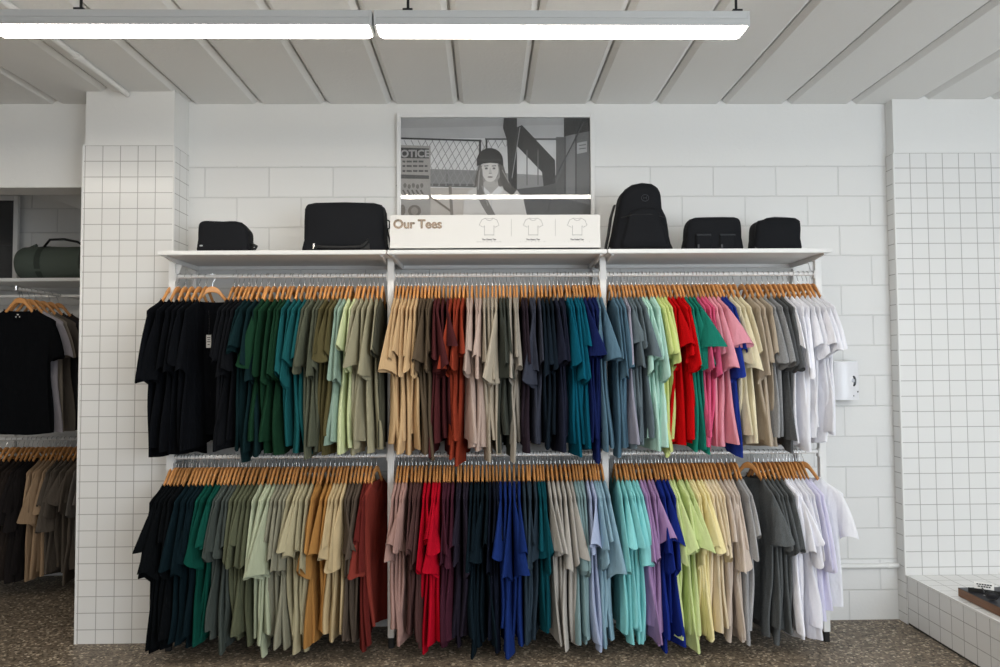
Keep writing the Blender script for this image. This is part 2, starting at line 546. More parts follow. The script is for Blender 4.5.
# ------------------------------------------------------------------ clothes rack
SHZ = 2.262           # underside of the shelves
RAIL_U = at(495, 275.2, RACK).z
RAIL_L = at(495, 454.3, RACK).z
posts = [at(p, 275, RACK).x for p in (173, 391, 602.5, 817)]


def shelf_with_brackets(e, x0, x1, yf, yb, z):
    b = MB()
    b.bevbox(x0, x1, yf, yb, z, z + 0.022, 0.002)
    b.bevbox(x0 + 0.004, x1 - 0.004, yf + 0.004, yf + 0.014, z - 0.003, z + 0.002, 0.001)
    b.bevbox(x0 + 0.004, x1 - 0.004, yb - 0.02, yb - 0.004, z - 0.022, z + 0.002, 0.002)
    s = b.build('shelf', M_rack, e)
    for xx, sg in ((x0 + 0.03, 1), (x1 - 0.03, -1)):
        b = MB()
        b.prism([(yf + 0.03, z - 0.001), (yb - 0.02, z - 0.001), (yb - 0.02, z - 0.028), (yf + 0.20, z - 0.028), (yf + 0.03, z - 0.010)], 'x', xx - 0.006, xx + 0.006)
        b.build('bracket', M_rack, s)
    return s


def rack(name, posts, py, label, yf, yb, rails=True):
    e = empty(name, ((posts[0] + posts[-1]) / 2, py, 0), label, 'clothes rack')
    ox = e.location.x
    P = [p - ox for p in posts]
    for i, p in enumerate(P):
        b = MB(); b.bevbox(p - 0.019, p + 0.019, -0.019, 0.019, 0.06, SHZ + 0.045, 0.003)
        po = b.build('post', M_rack, e)
        for s_ in (() if 0 < i < len(P) - 1 else ((1,) if i == 0 else (-1,))):
            b = MB()
            b.prism([(p + s_ * 0.019, SHZ - 0.03), (p + s_ * 0.019, SHZ - 0.105), (p + s_ * 0.025, SHZ - 0.105), (p + s_ * 0.05, SHZ - 0.03)], 'y', 0.004, 0.012)
            b.build('gusset', M_rack, po)
        b = MB()
        b.bevbox(p - 0.016, p + 0.016, -0.016, 0.016, 0.0, 0.062, 0.004)
        f = b.build('foot', M_rubber, po)
        b = MB(); b.bevbox(p - 0.017, p + 0.017, 0.02, yb - py - 0.01, 0.07, 0.105, 0.003)
        b.bevbox(p - 0.017, p + 0.017, yb - py - 0.03, yb - py - 0.001, 0.06, SHZ - 0.03, 0.003)
        b.build('rear_frame', M_rack, po)
        b = MB()
    for a, c in zip(P[:-1], P[1:]):
        for z in (RAIL_U, RAIL_L):
            b = MB(); b.tube([(a + 0.02, 0, z), (c - 0.02, 0, z)], 0.0125, 12)
            r = b.build('hanging_rail', M_rack, e, 40)
            for t in (a + 0.019, c - 0.025):
                b = MB(); b.bevbox(t, t + 0.006, -0.018, 0.018, z - 0.03, z + 0.018, 0.002)
                b.build('rail_bracket', M_rack, r)
        shelf_with_brackets(e, a + 0.0035 - (0.01 if a == P[0] else 0.0), c - 0.0035 + (0.008 if c == P[-1] else 0), yf - py, yb - py, SHZ)
        b = MB(); b.bevbox(a + 0.02, c - 0.02, yb - py - 0.028, yb - py - 0.004, RAIL_U + 0.03, RAIL_U + 0.05, 0.002)
        b.build('rear_bar', M_rack, e)
    return e


SHF, SHB = 4.07, 4.585
rack('display_rack', posts, RACK, 'white three-bay clothes rack with a top shelf and two hanging rails on the block wall', SHF, SHB)
ARY = 5.42
rack('alcove_rack', [-4.9, -3.72, -2.5], ARY, 'white clothes rack with shelf inside the dim alcove behind the tiled pillar', ARY - 0.12, 5.79)

# ------------------------------------------------------------------ hangers and T-shirts
SHOULDER = [(0.0, -0.058), (0.018, -0.060), (0.036, -0.074), (0.060, -0.104), (0.090, -0.142), (0.125, -0.170),
            (0.165, -0.192), (0.20, -0.208), (0.22, -0.220)]


def sh_z(y):
    y = abs(y)
    return float(np.interp(y, [p[0] for p in SHOULDER] + [0.25], [p[1] for p in SHOULDER] + [-0.245]))


def sm(a, b, x):
    t = min(1, max(0, (x - a) / (b - a))); return t * t * (3 - 2 * t)


def make_hanger():
    b = MB(); rings = []
    ys = np.linspace(-0.192, 0.192, 33)
    for y in ys:
        z = sh_z(y); a = abs(y) / 0.192
        hgt = 0.034 - 0.012 * a if a > 0.1 else 0.036
        if a > 0.97: hgt *= 0.7
        t = 0.0062 - 0.0022 * sm(.5, 1, a)
        zc = z - hgt / 2
        rings.append([(t * cx_, y, zc + hgt / 2 * cz_) for cx_, cz_ in
                      ((1, .55), (.6, .95), (0, 1), (-.6, .95), (-1, .55), (-1, -.55), (-.6, -.95), (0, -1), (.6, -.95), (1, -.55))])
    b.loft(rings, True, True, True)
    h = b.build('clothes_hanger', M_wood, smooth=50)
    b = MB()
    pts = [(0, 0, -0.062), (0, 0.0, -0.045), (0, 0.003, -0.034), (0, 0.011, -0.021)]
    for k in range(9):
        a = math.radians(-20 + k * 25)
        pts.append((0, 0.0152 * math.cos(a), 0.0152 * math.sin(a)))
    pts.append((0, -0.0155, -0.006))
    b.tube(pts, 0.0018, 6)
    b.tube([(0, 0, -0.064), (0, 0, -0.054)], 0.0035, 6)
    k = b.build('hook', M_chrome, h, 60)
    k['label'] = 'steel hook'
    return h, k


HANGER, HOOK = make_hanger()
hanger_used = False


def put_hanger(loc, rz, label, group):
    global hanger_used
    if not hanger_used:
        hanger_used = True; h = HANGER
    else:
        h = HANGER.copy(); COL.objects.link(h)
        k = HOOK.copy(); COL.objects.link(k); k.parent = h
    h.location = loc; h.rotation_euler = (0, 0, rz)
    return tag(h, label, 'hanger', group)


UN = 0.43                                   # half width of the neck opening along u


def shirt_body(rg, P):
    """two sheets (chest and back) closed at the sides and shoulders, open at neck and hem"""
    us = np.array([-1, -.97, -.92, -.84, -.74, -.62, -.52, -UN, -.25, -.08, .08, .25, UN, .52, .62, .74, .84, .92, .97, 1])
    vs = np.array([0, .012, .045, .1, .17, .24, .3, .36, .42, .5, .58, .66, .74, .82, .89, .95, 1])
    nu, nv = len(us), len(vs)
    ph = rg.uniform(0, 6.28, 10)
    A1 = P['fold']; bf = P['bulge']; cs = P['chest']

    def edge(v):                                     # reach of the side edges along the hanger
        e = 0.232 - 0.03 * sm(0.05, 0.32, v) + 0.012 * sm(.4, .7, v) + P['flare'] * sm(0.5, 1, v)
        return e + 0.006 * math.sin(7 * v + ph[0]) * v

    def pos(side, iu, iv):
        u, v = us[iu], vs[iv]
        e = edge(v) if u < 0 else edge(v) - P['flare'] * sm(.5, 1, v) + 0.01 * sm(.5, 1, v)
        y = u * e
        y0 = u * 0.232
        zt = sh_z(y0) + 0.011
        if abs(u) <= UN + 1e-6:
            q = 1 - (u / UN) ** 2
            zn = sh_z(UN * .232) + 0.011
            zt = zn - (0.075 if side == cs else 0.022) * q
        zh = P['hem'] + P['hemslope'] * u + 0.008 * math.sin(3 * u + ph[1])
        z = zt + v * (zh - zt)
        T = (0.0084 + P['thick'] * sm(.05, .6, v)) * max(0, 1 - abs(u) ** 8) ** 0.5
        T += bf * math.exp(-((u + .80) / .16) ** 2) * sm(.35, .95, v) * (1 if abs(u) < .999 else 0)
        T += P['belly'] * (1 - u * u) * math.sin(math.pi * min(1, v * 1.05)) if side == cs else 0
        C = A1 * v ** 1.2 * math.sin(3.2 * u + ph[2] + 1.2 * v) + 0.6 * A1 * v * math.sin(8 * u + ph[3] + v)
        fr = sm(.25, 1, -u)
        C += fr * (P['drift'] * v ** 1.5 + P['wave'] * sm(.2, 1, v) * math.sin(5.5 * v + ph[4]))
        C += 0.0035 * math.sin(17 * u + ph[5] + 3 * v) * v
        return (C + side * T, y, z)
    verts = []; idx = {}
    for iv in range(nv):
        for side in (1, -1):
            for iu in range(nu):
                join = iu in (0, nu - 1) or (iv == 0 and abs(us[iu]) > UN - 1e-6)
                if join and side == -1:
                    idx[(side, iu, iv)] = idx[(1, iu, iv)]; continue
                if join:
                    a = pos(1, iu, iv); c = pos(-1, iu, iv)
                    p = ((a[0] + c[0]) / 2, a[1], a[2])
                else:
                    p = pos(side, iu, iv)
                idx[(side, iu, iv)] = len(verts); verts.append(p)
    faces = []
    for iv in range(nv - 1):
        for iu in range(nu - 1):
            for side in (1, -1):
                q = [idx[(side, iu, iv)], idx[(side, iu + 1, iv)], idx[(side, iu + 1, iv + 1)], idx[(side, iu, iv + 1)]]
                q2 = []
                for k in q:
                    if k not in q2: q2.append(k)
                if len(q2) >= 3: faces.append(q2 if side == -1 else q2[::-1])
    neck = [Vector(verts[idx[(s, iu, 0)]]) for s, rng in ((1, range(7, 13)), (-1, range(11, 7, -1))) for iu in rng]
    return verts, faces, neck


def sleeve(rg, P, s):
    """s=-1: the sleeve towards the shop, s=+1: the one towards the wall"""
    if s < 0:
        dA, dB, w1, zA, yA, dz, yB = P['dA'], P['dB'], P['w1'], P['zA'], P['yA'], P['dz'], P['yB']
    else:
        dA, dB, w1, zA, yA, dz, yB = 0, 0, 0.012, -0.50, 0.275, -0.03, 0.2
    A0 = Vector((0, s * 0.212, -0.204)); B0 = Vector((0, s * 0.192, -0.40))
    A1 = Vector((dA, s * yA, zA)); B1 = Vector((dB, s * yB, zA + dz))
    Am = Vector((0.35 * dA, s * (0.212 + (yA - .212) * .72), -0.204 + (zA + .204) * 0.42))
    ph = rg.uniform(0, 6.28, 4)
    nS, nP = 9, 16
    rings = []
    for i in range(nS):
        t = i / (nS - 1)
        A = (1 - t) ** 2 * A0 + 2 * t * (1 - t) * Am + t * t * A1
        B = B0.lerp(B1, t)
        c = (A + B) / 2; h = (A - B) / 2
        d = ((A1 + B1) / 2 - (A0 + B0) / 2).normalized()
        n = h.cross(d).normalized()
        if n.x < 0: n = -n
        w = 0.0085 + (w1 - 0.0085) * t ** 1.3
        ring = []
        for k in range(nP):
            f = 2 * math.pi * k / nP
            q = c + h * math.cos(f) + n * (w * math.sin(f) * (1.0 + 0.25 * math.cos(f + ph[0]))
                                           + 0.3 * w1 * t * math.sin(2.0 * math.cos(f) * 1.6 + ph[1]))
            q += d * (0.010 * t * math.cos(2 * f + ph[2]))
            ring.append(q)
        rings.append(ring)
        if i == nS - 2:                       # stitched hem line
            pass
    b = MB(); b.loft(rings, True)
    return b


DRIFT = [0.0]


def put_shirt(loc, rz, mat, rg, label, group, near=0.0, **ov):
    """near: -1..1 place along the rack, sleeves fan outwards from the middle"""
    sg = np.sign(near + rg.normal(0, .28)) or 1
    big = rg.random() < 0.30
    DRIFT[0] = .55 * DRIFT[0] + rg.normal(0, .011)
    P = dict(fold=rg.uniform(.005, .014), bulge=rg.uniform(.002, .010), thick=rg.uniform(.001, .005),
             flare=rg.uniform(-.045, .06), hem=rg.uniform(-1.035, -.935), hemslope=rg.uniform(-.035, .05),
             drift=DRIFT[0] + .010 * near, wave=rg.uniform(.004, .017), belly=0.0, chest=-1 if near > 0 else 1,
             dA=sg * (rg.uniform(.03, .085) if big else rg.uniform(.0, .035)), dB=-sg * (rg.uniform(.0, .03) if big else rg.uniform(0, .012)),
             w1=rg.uniform(.014, .024) if big else rg.uniform(.009, .016),
             zA=rg.uniform(-.62, -.42), yA=rg.uniform(.265, .318) + (.015 if big else 0), dz=rg.uniform(-.055, .012), yB=rg.uniform(.195, .225))
    P.update(ov)
    v, f, neck = shirt_body(rg, P)
    b = MB(); b.add(v, f)
    o = b.build('t_shirt', mat, None, True, loc, rz, fix=False)
    tag(o, label, 't-shirt', group)
    for s in (-1, 1):
        sleeve(rg, P, s).build('sleeve', mat, o, True, fix=False)
    # ribbed neckband
    nb = MB(); n = len(neck); c = sum(neck, Vector()) / n
    r0 = []; r1 = []
    for p in neck:
        d = Vector((0, c.y - p.y, c.z - 0.02 - p.z)); d = d.normalized() if d.length > 1e-6 else Vector((0, 0, 1))
        sx = 0.0015 if p.x > 0 else -0.0015
        r0.append(p + Vector((sx, 0, 0)) - d * 0.010); r1.append(p + Vector((sx, 0, 0)) + d * 0.012)
    nb.loft([r0, r1], True)
    nb.build('neckband', mat, o, True, fix=False)
    return o


ORD = ['first', 'second', 'third', 'fourth', 'fifth', 'sixth', 'seventh', 'eighth', 'ninth']
NUM = ['one', 'two', 'three', 'four', 'five', 'six', 'seven', 'eight', 'nine']

# colour runs along each rail: name, rgb, number of shirts, first and last pixel at the rail, heather
RUNS = {
 ('upper', 'left'): [('jet black', (19, 22, 28), 7, 172, 213, 0), ('soft black', (27, 29, 34), 4, 234, 249, 0),
   ('dark petrol', (22, 48, 52), 4, 251.5, 267, 0), ('bottle green', (31, 70, 49), 5, 269.5, 291, 0), ('teal', (31, 100, 104), 4, 294, 310, 0),
   ('grey green', (98, 102, 86), 4, 313, 328, 0), ('olive', (100, 93, 62), 3, 331.5, 341, 0), ('sage', (148, 172, 158), 2, 344, 349, 0),
   ('pale lime', (203, 212, 168), 2, 352.5, 358, 0), ('khaki grey', (165, 160, 135), 5, 361.5, 378, 0), ('dark olive grey', (82, 82, 70), 1, 382.5, 383, 0)],
 ('upper', 'middle'): [('sand', (200, 170, 130), 7, 397, 419, 0), ('taupe brown', (100, 86, 70), 4, 422.5, 433, 0), ('maroon', (92, 45, 48), 4, 436, 448, 0),
   ('rust', (162, 68, 46), 4, 452, 464, 0), ('blush grey', (188, 168, 158), 4, 467.5, 481, 0), ('greige', (176, 166, 150), 4, 484.5, 496, 0),
   ('graphite green', (74, 78, 72), 3, 499.5, 507, 0), ('stone', (165, 158, 148), 3, 510.5, 517, 0), ('plum black', (54, 44, 54), 2, 520.5, 525, 0),
   ('slate grey', (66, 70, 84), 3, 529, 537, 0), ('ink', (30, 42, 54), 3, 541, 549, 0), ('midnight', (40, 44, 62), 3, 553, 561, 0),
   ('teal blue', (10, 100, 124), 5, 565, 579, 0), ('navy', (30, 44, 98), 4, 582.5, 592, 0), ('steel blue', (98, 130, 150), 2, 595, 598, 0)],
 ('upper', 'right'): [('steel blue', (90, 122, 142), 3, 609, 617, 0), ('lavender grey', (165, 165, 182), 1, 621, 621, 0), ('slate', (108, 122, 130), 4, 624.5, 635, 0),
   ('mint', (182, 220, 208), 4, 638.5, 649, 0), ('lime', (208, 220, 144), 3, 652.5, 660, 0), ('red', (214, 12, 20), 4, 663.5, 676, 0),
   ('jade', (34, 140, 122), 3, 680, 688, 0), ('hot pink', (222, 98, 138), 3, 692, 699, 0), ('light pink', (230, 158, 174), 3, 703, 711, 0),
   ('royal blue', (42, 66, 158), 2, 715, 718.5, 0), ('cream', (226, 216, 186), 3, 723, 733, 0), ('beige', (190, 176, 158), 3, 741, 752, 0),
   ('heather grey', (165, 166, 168), 2, 757, 762, .35), ('charcoal heather', (108, 110, 112), 2, 768, 773, .35), ('white', (240, 240, 246), 8, 778.5, 812, 0)],
 ('lower', 'left'): [('black', (18, 22, 26), 7, 172.5, 192, 0), ('dark ink teal', (20, 40, 48), 5, 196, 211, 0), ('deep green', (18, 88, 76), 4, 215, 227, 0),
   ('steel grey', (84, 92, 88), 4, 231, 242, 0), ('olive grey', (104, 108, 86), 5, 246, 264, 0), ('pale sage', (182, 190, 164), 4, 268, 280, 0),
   ('stone khaki', (150, 148, 130), 4, 284, 296, 0), ('light khaki', (180, 172, 142), 5, 299, 317, 0), ('ochre', (182, 134, 74), 4, 321, 335, 0),
   ('beige', (198, 178, 140), 4, 339, 349, 0), ('mocha', (98, 86, 76), 4, 353, 364, 0), ('dark brick', (118, 46, 42), 2, 367.5, 371, 0), ('brick', (150, 66, 56), 1, 376.5, 377, 0)],
 ('lower', 'middle'): [('dusty pink', (176, 142, 134), 4, 398, 409, 0), ('mauve brown', (96, 68, 66), 4, 412.5, 423, 0), ('crimson', (196, 14, 44), 5, 427, 441, 0),
   ('plum', (84, 42, 58), 4, 444.5, 454, 0), ('aubergine', (52, 46, 60), 4, 458, 468, 0), ('ink teal', (22, 38, 48), 5, 472, 486, 0), ('midnight', (28, 34, 50), 3, 489.5, 496, 0),
   ('royal navy', (32, 58, 124), 5, 500, 519, 0), ('slate blue', (58, 74, 88), 4, 523, 533, 0), ('petrol', (16, 86, 98), 3, 536.5, 543, 0),
   ('warm grey', (182, 178, 172), 6, 547, 568, 0), ('eucalyptus', (132, 158, 162), 4, 572, 581, 0), ('periwinkle', (176, 188, 216), 2, 584.5, 588, 0), ('powder blue', (146, 178, 194), 4, 591, 600, 0)],
 ('lower', 'right'): [('aqua', (140, 212, 214), 6, 615, 632, 0), ('lilac', (172, 140, 186), 4, 636, 648, 0), ('cobalt', (34, 56, 146), 4, 652, 661, 0),
   ('lime', (208, 222, 158), 5, 665, 680, 0), ('pale yellow', (232, 220, 168), 4, 684, 695, 0), ('cream', (228, 212, 182), 4, 698.5, 709, 0), ('oat', (210, 196, 184), 4, 713, 726, 0),
   ('pale grey', (182, 182, 184), 2, 731, 735, .2), ('charcoal', (98, 102, 104), 1, 748, 748, .35), ('dark heather', (112, 116, 118), 5, 754, 772, .35),
   ('white', (238, 238, 246), 6, 776, 793, 0), ('lavender white', (222, 220, 242), 2, 796, 799.5, 0), ('bright white', (244, 245, 250), 1, 803, 803, 0)],
}
# shirts that hang turned towards the shop: (rail, section, colour, index) -> yaw and shape
TURNED = {
 ('upper', 'left', 'jet black', 6): dict(rz=-64, fold=.007, drift=0, belly=.02, dA=-.01, dB=.0, flare=.02, hem=-.93, zA=-.47),
 ('upper', 'left', 'jet black', 0): dict(rz=-9, zA=-.60, yA=.30, hem=-1.03, dA=-.01, w1=.02, flare=.01, drift=.01),
 ('upper', 'left', 'khaki grey', 4): dict(rz=4, zA=-.45),
 ('lower', 'left', 'brick', 0): dict(rz=-12, drift=.03, dA=-.05, w1=.03, zA=-.62, yA=.31),
 ('lower', 'right', 'charcoal', 0): dict(rz=38, belly=.015, drift=.0, dA=.03, zA=-.47, fold=.006),
 ('lower', 'right', 'bright white', 0): dict(rz=38, belly=.02, drift=0, dA=.0, zA=-.45, fold=.006, hem=-.85, flare=.0),
 ('lower', 'right', 'lavender white', 0): dict(hem=-.90),
 ('lower', 'right', 'lavender white', 1): dict(hem=-.87),
 ('upper', 'right', 'light pink', 2): dict(dA=.10, dB=-.05, zA=-.43, yA=.33, w1=.02),
 ('upper', 'right', 'jade', 2): dict(dA=.10, dB=-.04, zA=-.43, yA=.33, w1=.02),
 ('upper', 'right', 'white', 7): dict(dA=.02, dB=-.02, zA=-.45, yA=.30, w1=.02, hem=-.93, rz=6),
 ('upper', 'middle', 'sand', 0): dict(dA=-.06, dB=.04, zA=-.55, yA=.31, w1=.02),
 ('upper', 'middle', 'maroon', 3): dict(dA=.06, dB=-.05, zA=-.42, yA=.32, w1=.022),
 ('upper', 'middle', 'rust', 3): dict(dA=.03, zA=-.46, hem=-1.07, drift=-.05, w1=.02),
 ('lower', 'middle', 'royal navy', 0): dict(dA=-.05, dB=.05, zA=-.52, yA=.33, w1=.025),
 ('lower', 'middle', 'crimson', 3): dict(dA=-.03, dB=.05, zA=-.5, yA=.33, w1=.025),
 ('lower', 'middle', 'periwinkle', 1): dict(dA=-.06, dB=.04, zA=-.45, yA=.33, w1=.02),
}
rg = np.random.default_rng(11)
for (row, sec), runs in RUNS.items():
    zr = RAIL_U if row == 'upper' else RAIL_L
    pyr = 275.2 if row == 'upper' else 454.3
    for name, rgb, n, a, c, heather in runs:
        mat = cloth(name + ' ' + row + ' ' + sec, rgb, heather)
        for i in range(n):
            px = a + (c - a) * (i / (n - 1) if n > 1 else .5)
            px += rg.uniform(-.5, .5)
            X = at(px, pyr, RACK).x
            near = max(-1.2, min(1.2, X / 1.75))
            yaw = 5.5 * near + rg.normal(0, 1.6)
            ov = dict(TURNED.get((row, sec, name, i), {}))
            yaw = ov.pop('rz', yaw)
            where = f'{row} rail, {sec} section'
            if n == 1:
                ls = f'only {name} T-shirt, {where}'; lh = f'wooden hanger with the only {name} T-shirt, {where}'
            else:
                ls = f'{ORD[i]} {name} T-shirt from left of {NUM[n - 1]}, {where}'
                lh = f'wooden hanger with {ORD[i]} {name} T-shirt from left, {where}'
            loc = (X, RACK, zr)
            put_hanger(loc, math.radians(yaw), lh, 'wooden hangers on the clothes rack')
            s = put_shirt(loc, math.radians(yaw), mat, rg, ls, f'T-shirts on the {row} rail', near, **ov)
            if (row, sec, name, i) == ('upper', 'left', 'jet black', 6):
                b = MB(); b.box(.0305, .0315, -.034, -.008, -.42, -.345)
                t = b.build('price_tag', M_paper, s)
                b = MB(); b.tube([(.029, -.02, -.345), (.022, -.018, -.27), (.010, -.02, -.20)], .001, 5)
                b.build('string', M_dark, t)
                b = MB()
                for k, (zz, ww) in enumerate(((-.36, .018), (-.372, .014), (-.384, .018), (-.4, .012))):
                    b.box(.0312, .0318, -.021 - ww / 2, -.021 + ww / 2, zz - .003, zz + .001)
                b.build('tag_print', M_dark, t)

# ------------------------------------------------------------------ alcove stock
ax = at(24, 290, 5.0).x
AZ = at(40, 294, 5.3).z
b = MB(); b.tube([(0, 0, 0), (0, 0.86, 0)], 0.011, 10); b.bevbox(-.03, .03, .855, .87, -.06, .06, .003)
o = b.build('face_out_arm', M_rack, None, 40, (ax, 4.92, AZ))
tag(o, 'steel arm pointing out of the alcove wall, carrying the black T-shirts', 'hanging arm')
b = MB(); b.tube([(0, -.004, -.012), (0, -.004, .018)], .014, 10); b.build('end_stop', M_chrome, o, 40)
ARM = [('black crew-neck', (20, 22, 26), 90, 4.955), ('black', (22, 24, 28), 88, 4.99), ('lilac grey', (170, 166, 174), 92, 5.06), ('taupe', (140, 132, 122), 86, 5.13),
       ('brown grey', (104, 98, 92), 93, 5.21), ('charcoal', (60, 60, 62), 89, 5.30), ('umber', (70, 62, 58), 92, 5.40)]
ALAB = ['black T-shirt facing out at the front of the alcove arm', 'second black T-shirt just behind the front one on the alcove arm',
        'lilac grey T-shirt behind the two black ones on the alcove arm', 'taupe T-shirt behind the lilac grey one on the alcove arm',
        'brown grey T-shirt behind the taupe one on the alcove arm', 'charcoal T-shirt, last but one on the alcove arm', 'umber T-shirt at the very back of the alcove arm']
for i, (nm, rgb, rz, y) in enumerate(ARM):
    loc = (ax, y, AZ)
    put_hanger(loc, math.radians(rz), 'wooden hanger holding the ' + ALAB[i].replace(' on the alcove arm', ' of the alcove arm'), 'wooden hangers in the alcove')
    s = put_shirt(loc, math.radians(rz), cloth('alcove ' + nm, rgb), rg, ALAB[i], 'T-shirts in the alcove', 0, belly=.016, chest=-1, drift=0, dA=0, dB=0, fold=.006, flare=.02,
                  hem=-.98, hemslope=0, zA=-.46, yA=.30, bulge=.002)
    if i == 0:
        b = MB()
        for (dy, dz, w) in ((0, -.175, .012), (.012, -.19, .006), (-.012, -.19, .006)):
            b.box(-.016, -.0145, dy - w / 2, dy + w / 2, dz - .004, dz + .004)
        b.build('neck_print', M_paper, s)
ALC = [('jet', (22, 24, 28), 3, -26, -8), ('dark umber', (62, 54, 50), 4, -2, 14), ('espresso', (46, 42, 42), 3, 18, 28), ('camel beige', (172, 146, 118), 4, 34, 47), ('taupe', (104, 96, 88), 6, 51, 76), ('ash', (120, 116, 112), 3, 81, 92)]
for nm, rgb, n, a, c in ALC:
    m = cloth('alcove low ' + nm, rgb)
    for i in range(n):
        px = 15 + a + (c - a) * i / (n - 1) + rg.uniform(-.5, .5)
        X = at(px, 438, ARY).x
        loc = (X, ARY, RAIL_L); yaw = -5 + rg.normal(0, 3)
        put_hanger(loc, math.radians(yaw), f'wooden hanger with {ORD[i]} {nm} T-shirt from left, low alcove rail', 'wooden hangers in the alcove')
        put_shirt(loc, math.radians(yaw), m, rg, f'{ORD[i]} {nm} T-shirt from left of {NUM[n - 1]}, low alcove rail', 'T-shirts in the alcove', -.8, hem=rg.uniform(-.98, -.9))


# ------------------------------------------------------------------ bags
def loft_bag(outline_w, name, mat, e, depth, h, pillow=.5, seg=3):
    """soft box: outline in x-z (front view), pillowed front and back"""
    pts = outline_w
    n = len(pts); cx_ = sum(p[0] for p in pts) / n; cz_ = h * .45
    prof = [(-1, .80), (-.96, .90), (-.82, .975), (-.5, 1.0), (0, 1.012), (.5, 1.0), (.82, .975), (.96, .9), (1, .8)]
    rings = []
    for d, s_ in prof:
        rings.append([(cx_ + (p[0] - cx_) * s_, d * depth / 2, max(0.0, cz_ + (p[1] - cz_) * s_) if p[1] > 0.004 else (0.0 if s_ > .95 else 0.004)) for p in pts])
    b = MB(); b.loft(rings, True, False, False)
    for r, dd in ((rings[0], -1), (rings[-1], 1)):
        c2 = [[(cx_ + (p[0] - cx_) * k, p[1] + dd * depth * q * pillow * .12, cz_ + (p[2] - cz_) * k) for p in r] for k, q in ((1, 0), (.8, .55), (.5, .9), (.2, 1.0))]
        b.loft(c2, True, False, True)
    return b.build(name, mat, e, 40)


def round_outline(w, h, rt, rb, seg=6, lean=0.0):
    pts = []
    for cxx, cz, r, a0 in ((w / 2 - rb, rb, rb, -90), (w / 2 - rt, h - rt, rt, 0), (-w / 2 + rt, h - rt, rt, 90), (-w / 2 + rb, rb, rb, 180)):
        for k in range(seg + 1):
            a = math.radians(a0 + 90 * k / seg)
            pts.append((cxx + r * math.cos(a), cz + r * math.sin(a)))
    return [(p[0] + lean * p[1], p[1]) for p in pts]


def subdiv(pts, m=4):
    """rounded closed curve through points (Catmull-Rom)"""
    out = []; n = len(pts)
    for i in range(n):
        p0, p1, p2, p3 = (np.array(pts[(i + k - 1) % n], float) for k in range(4))
        for k in range(m):
            t = k / m
            out.append(tuple(.5 * ((2 * p1) + (-p0 + p2) * t + (2 * p0 - 5 * p1 + 4 * p2 - p3) * t * t + (-p0 + 3 * p1 - 3 * p2 + p3) * t ** 3)))
    return out


def bag_outline(pix, Y, base_px):
    """front-view outline in metres about the base point from photographed corner points"""
    o = at(*base_px, Y)
    r = []
    for p in pix:
        q = at(p[0], p[1], Y); r.append(((q.x - o.x) * .965, .97 * max(0.0, q.z - SHZ - .022) if p[1] < base_px[1] - .5 else 0.0))
    return r, o


SHT = SHZ + 0.022
BY = 4.24
# wash bag on the left
pix = [(200, 248), (199.6, 240), (199.8, 230), (201, 223.5), (206, 220.8), (215, 221), (225, 221.4), (236, 221), (243, 222.5), (247, 226.5), (250.5, 231), (251, 239), (249.5, 248), (225, 248)]
ol, o0 = bag_outline(pix, BY - .015, (225, 248))
e = empty('wash_bag', (o0.x, BY, SHT), 'small black wash bag with wrist loop, leftmost bag on the shelf', 'bag')
loft_bag(subdiv(ol, 3), 'body', M_black, e, .14, .16)
b = MB(); b.bevbox(-.125, -.104, -.0725, -.0705, .040, .049, .001); b.build('label_patch', plain('silver label', (.35, .36, .38), .4), e)
b = MB(); b.tube([(.145, -.01, .055), (.165, -.012, .057), (.183, -.012, .048), (.176, -.012, .036), (.155, -.01, .028), (.140, -.008, .022)], .009, 8); b.build('wrist_loop', M_black2, e, True)
b = MB(); b.tube([(-.148, 0, .105), (-.158, -.004, .095), (-.157, -.004, .075)], .003, 6); b.tube([(-.150, 0, .045), (-.165, -.004, .055), (-.164, -.004, .042), (-.150, 0, .036)], .005, 6)
b.build('zip_pull', M_black2, e, True)
b = MB(); b.tube([(x_, -.02, z_ + .0015) for x_, z_ in ol[2:11]], .0028, 6); b.build('zip', M_black2, e, True)

# flat garment case
pix = [(305, 249), (304.6, 240), (304.8, 222), (305.4, 209), (308, 204.8), (316, 203.2), (346, 202.6), (376, 203.4), (384, 205.4), (386.6, 210), (387.3, 224), (387.4, 240), (387.2, 249), (346, 249)]
ol, o0 = bag_outline(pix, BY - .015, (346, 249))
e = empty('garment_bag', (o0.x, BY, SHT), 'large black flat case with carry handle, widest bag on the shelf', 'bag')
loft_bag(subdiv(ol, 3), 'body', M_black, e, .17, .27, .7)
for yy in (-.05, .05):
    b = MB(); b.tube([(x_ * .995, yy, z_ + .0005) for x_, z_ in ol[1:13]], .0032, 6); b.build('zip', M_black2, e, True)
b = MB(); b.tube([(-.165, -.088, .02), (-.150, -.098, .035), (-.12, -.104, .030), (0, -.106, .026), (.11, -.104, .030), (.138, -.098, .06), (.14, -.088, .075)], .009, 8)
b.build('carry_handle', M_black2, e, True)
b = MB(); b.bevbox(-.176, -.164, -.094, -.088, .018, .052, .002); k = b.build('handle_clip', M_chrome, e); k['label'] = 'steel clip'
b = MB(); b.bevbox(.10, .15, -.096, -.091, .015, .05, .002); b.build('pocket_tab', M_black2, e)
b = MB(); b.tube([(.241, -.02, .2), (.258, -.03, .19), (.256, -.03, .15), (.242, -.02, .145)], .005, 6); b.tube([(.243, -.02, .14), (.255, -.03, .09), (.262, -.03, .03), (.255, -.03, .004)], .006, 6)
b.build('side_strap', M_black2, e, True)

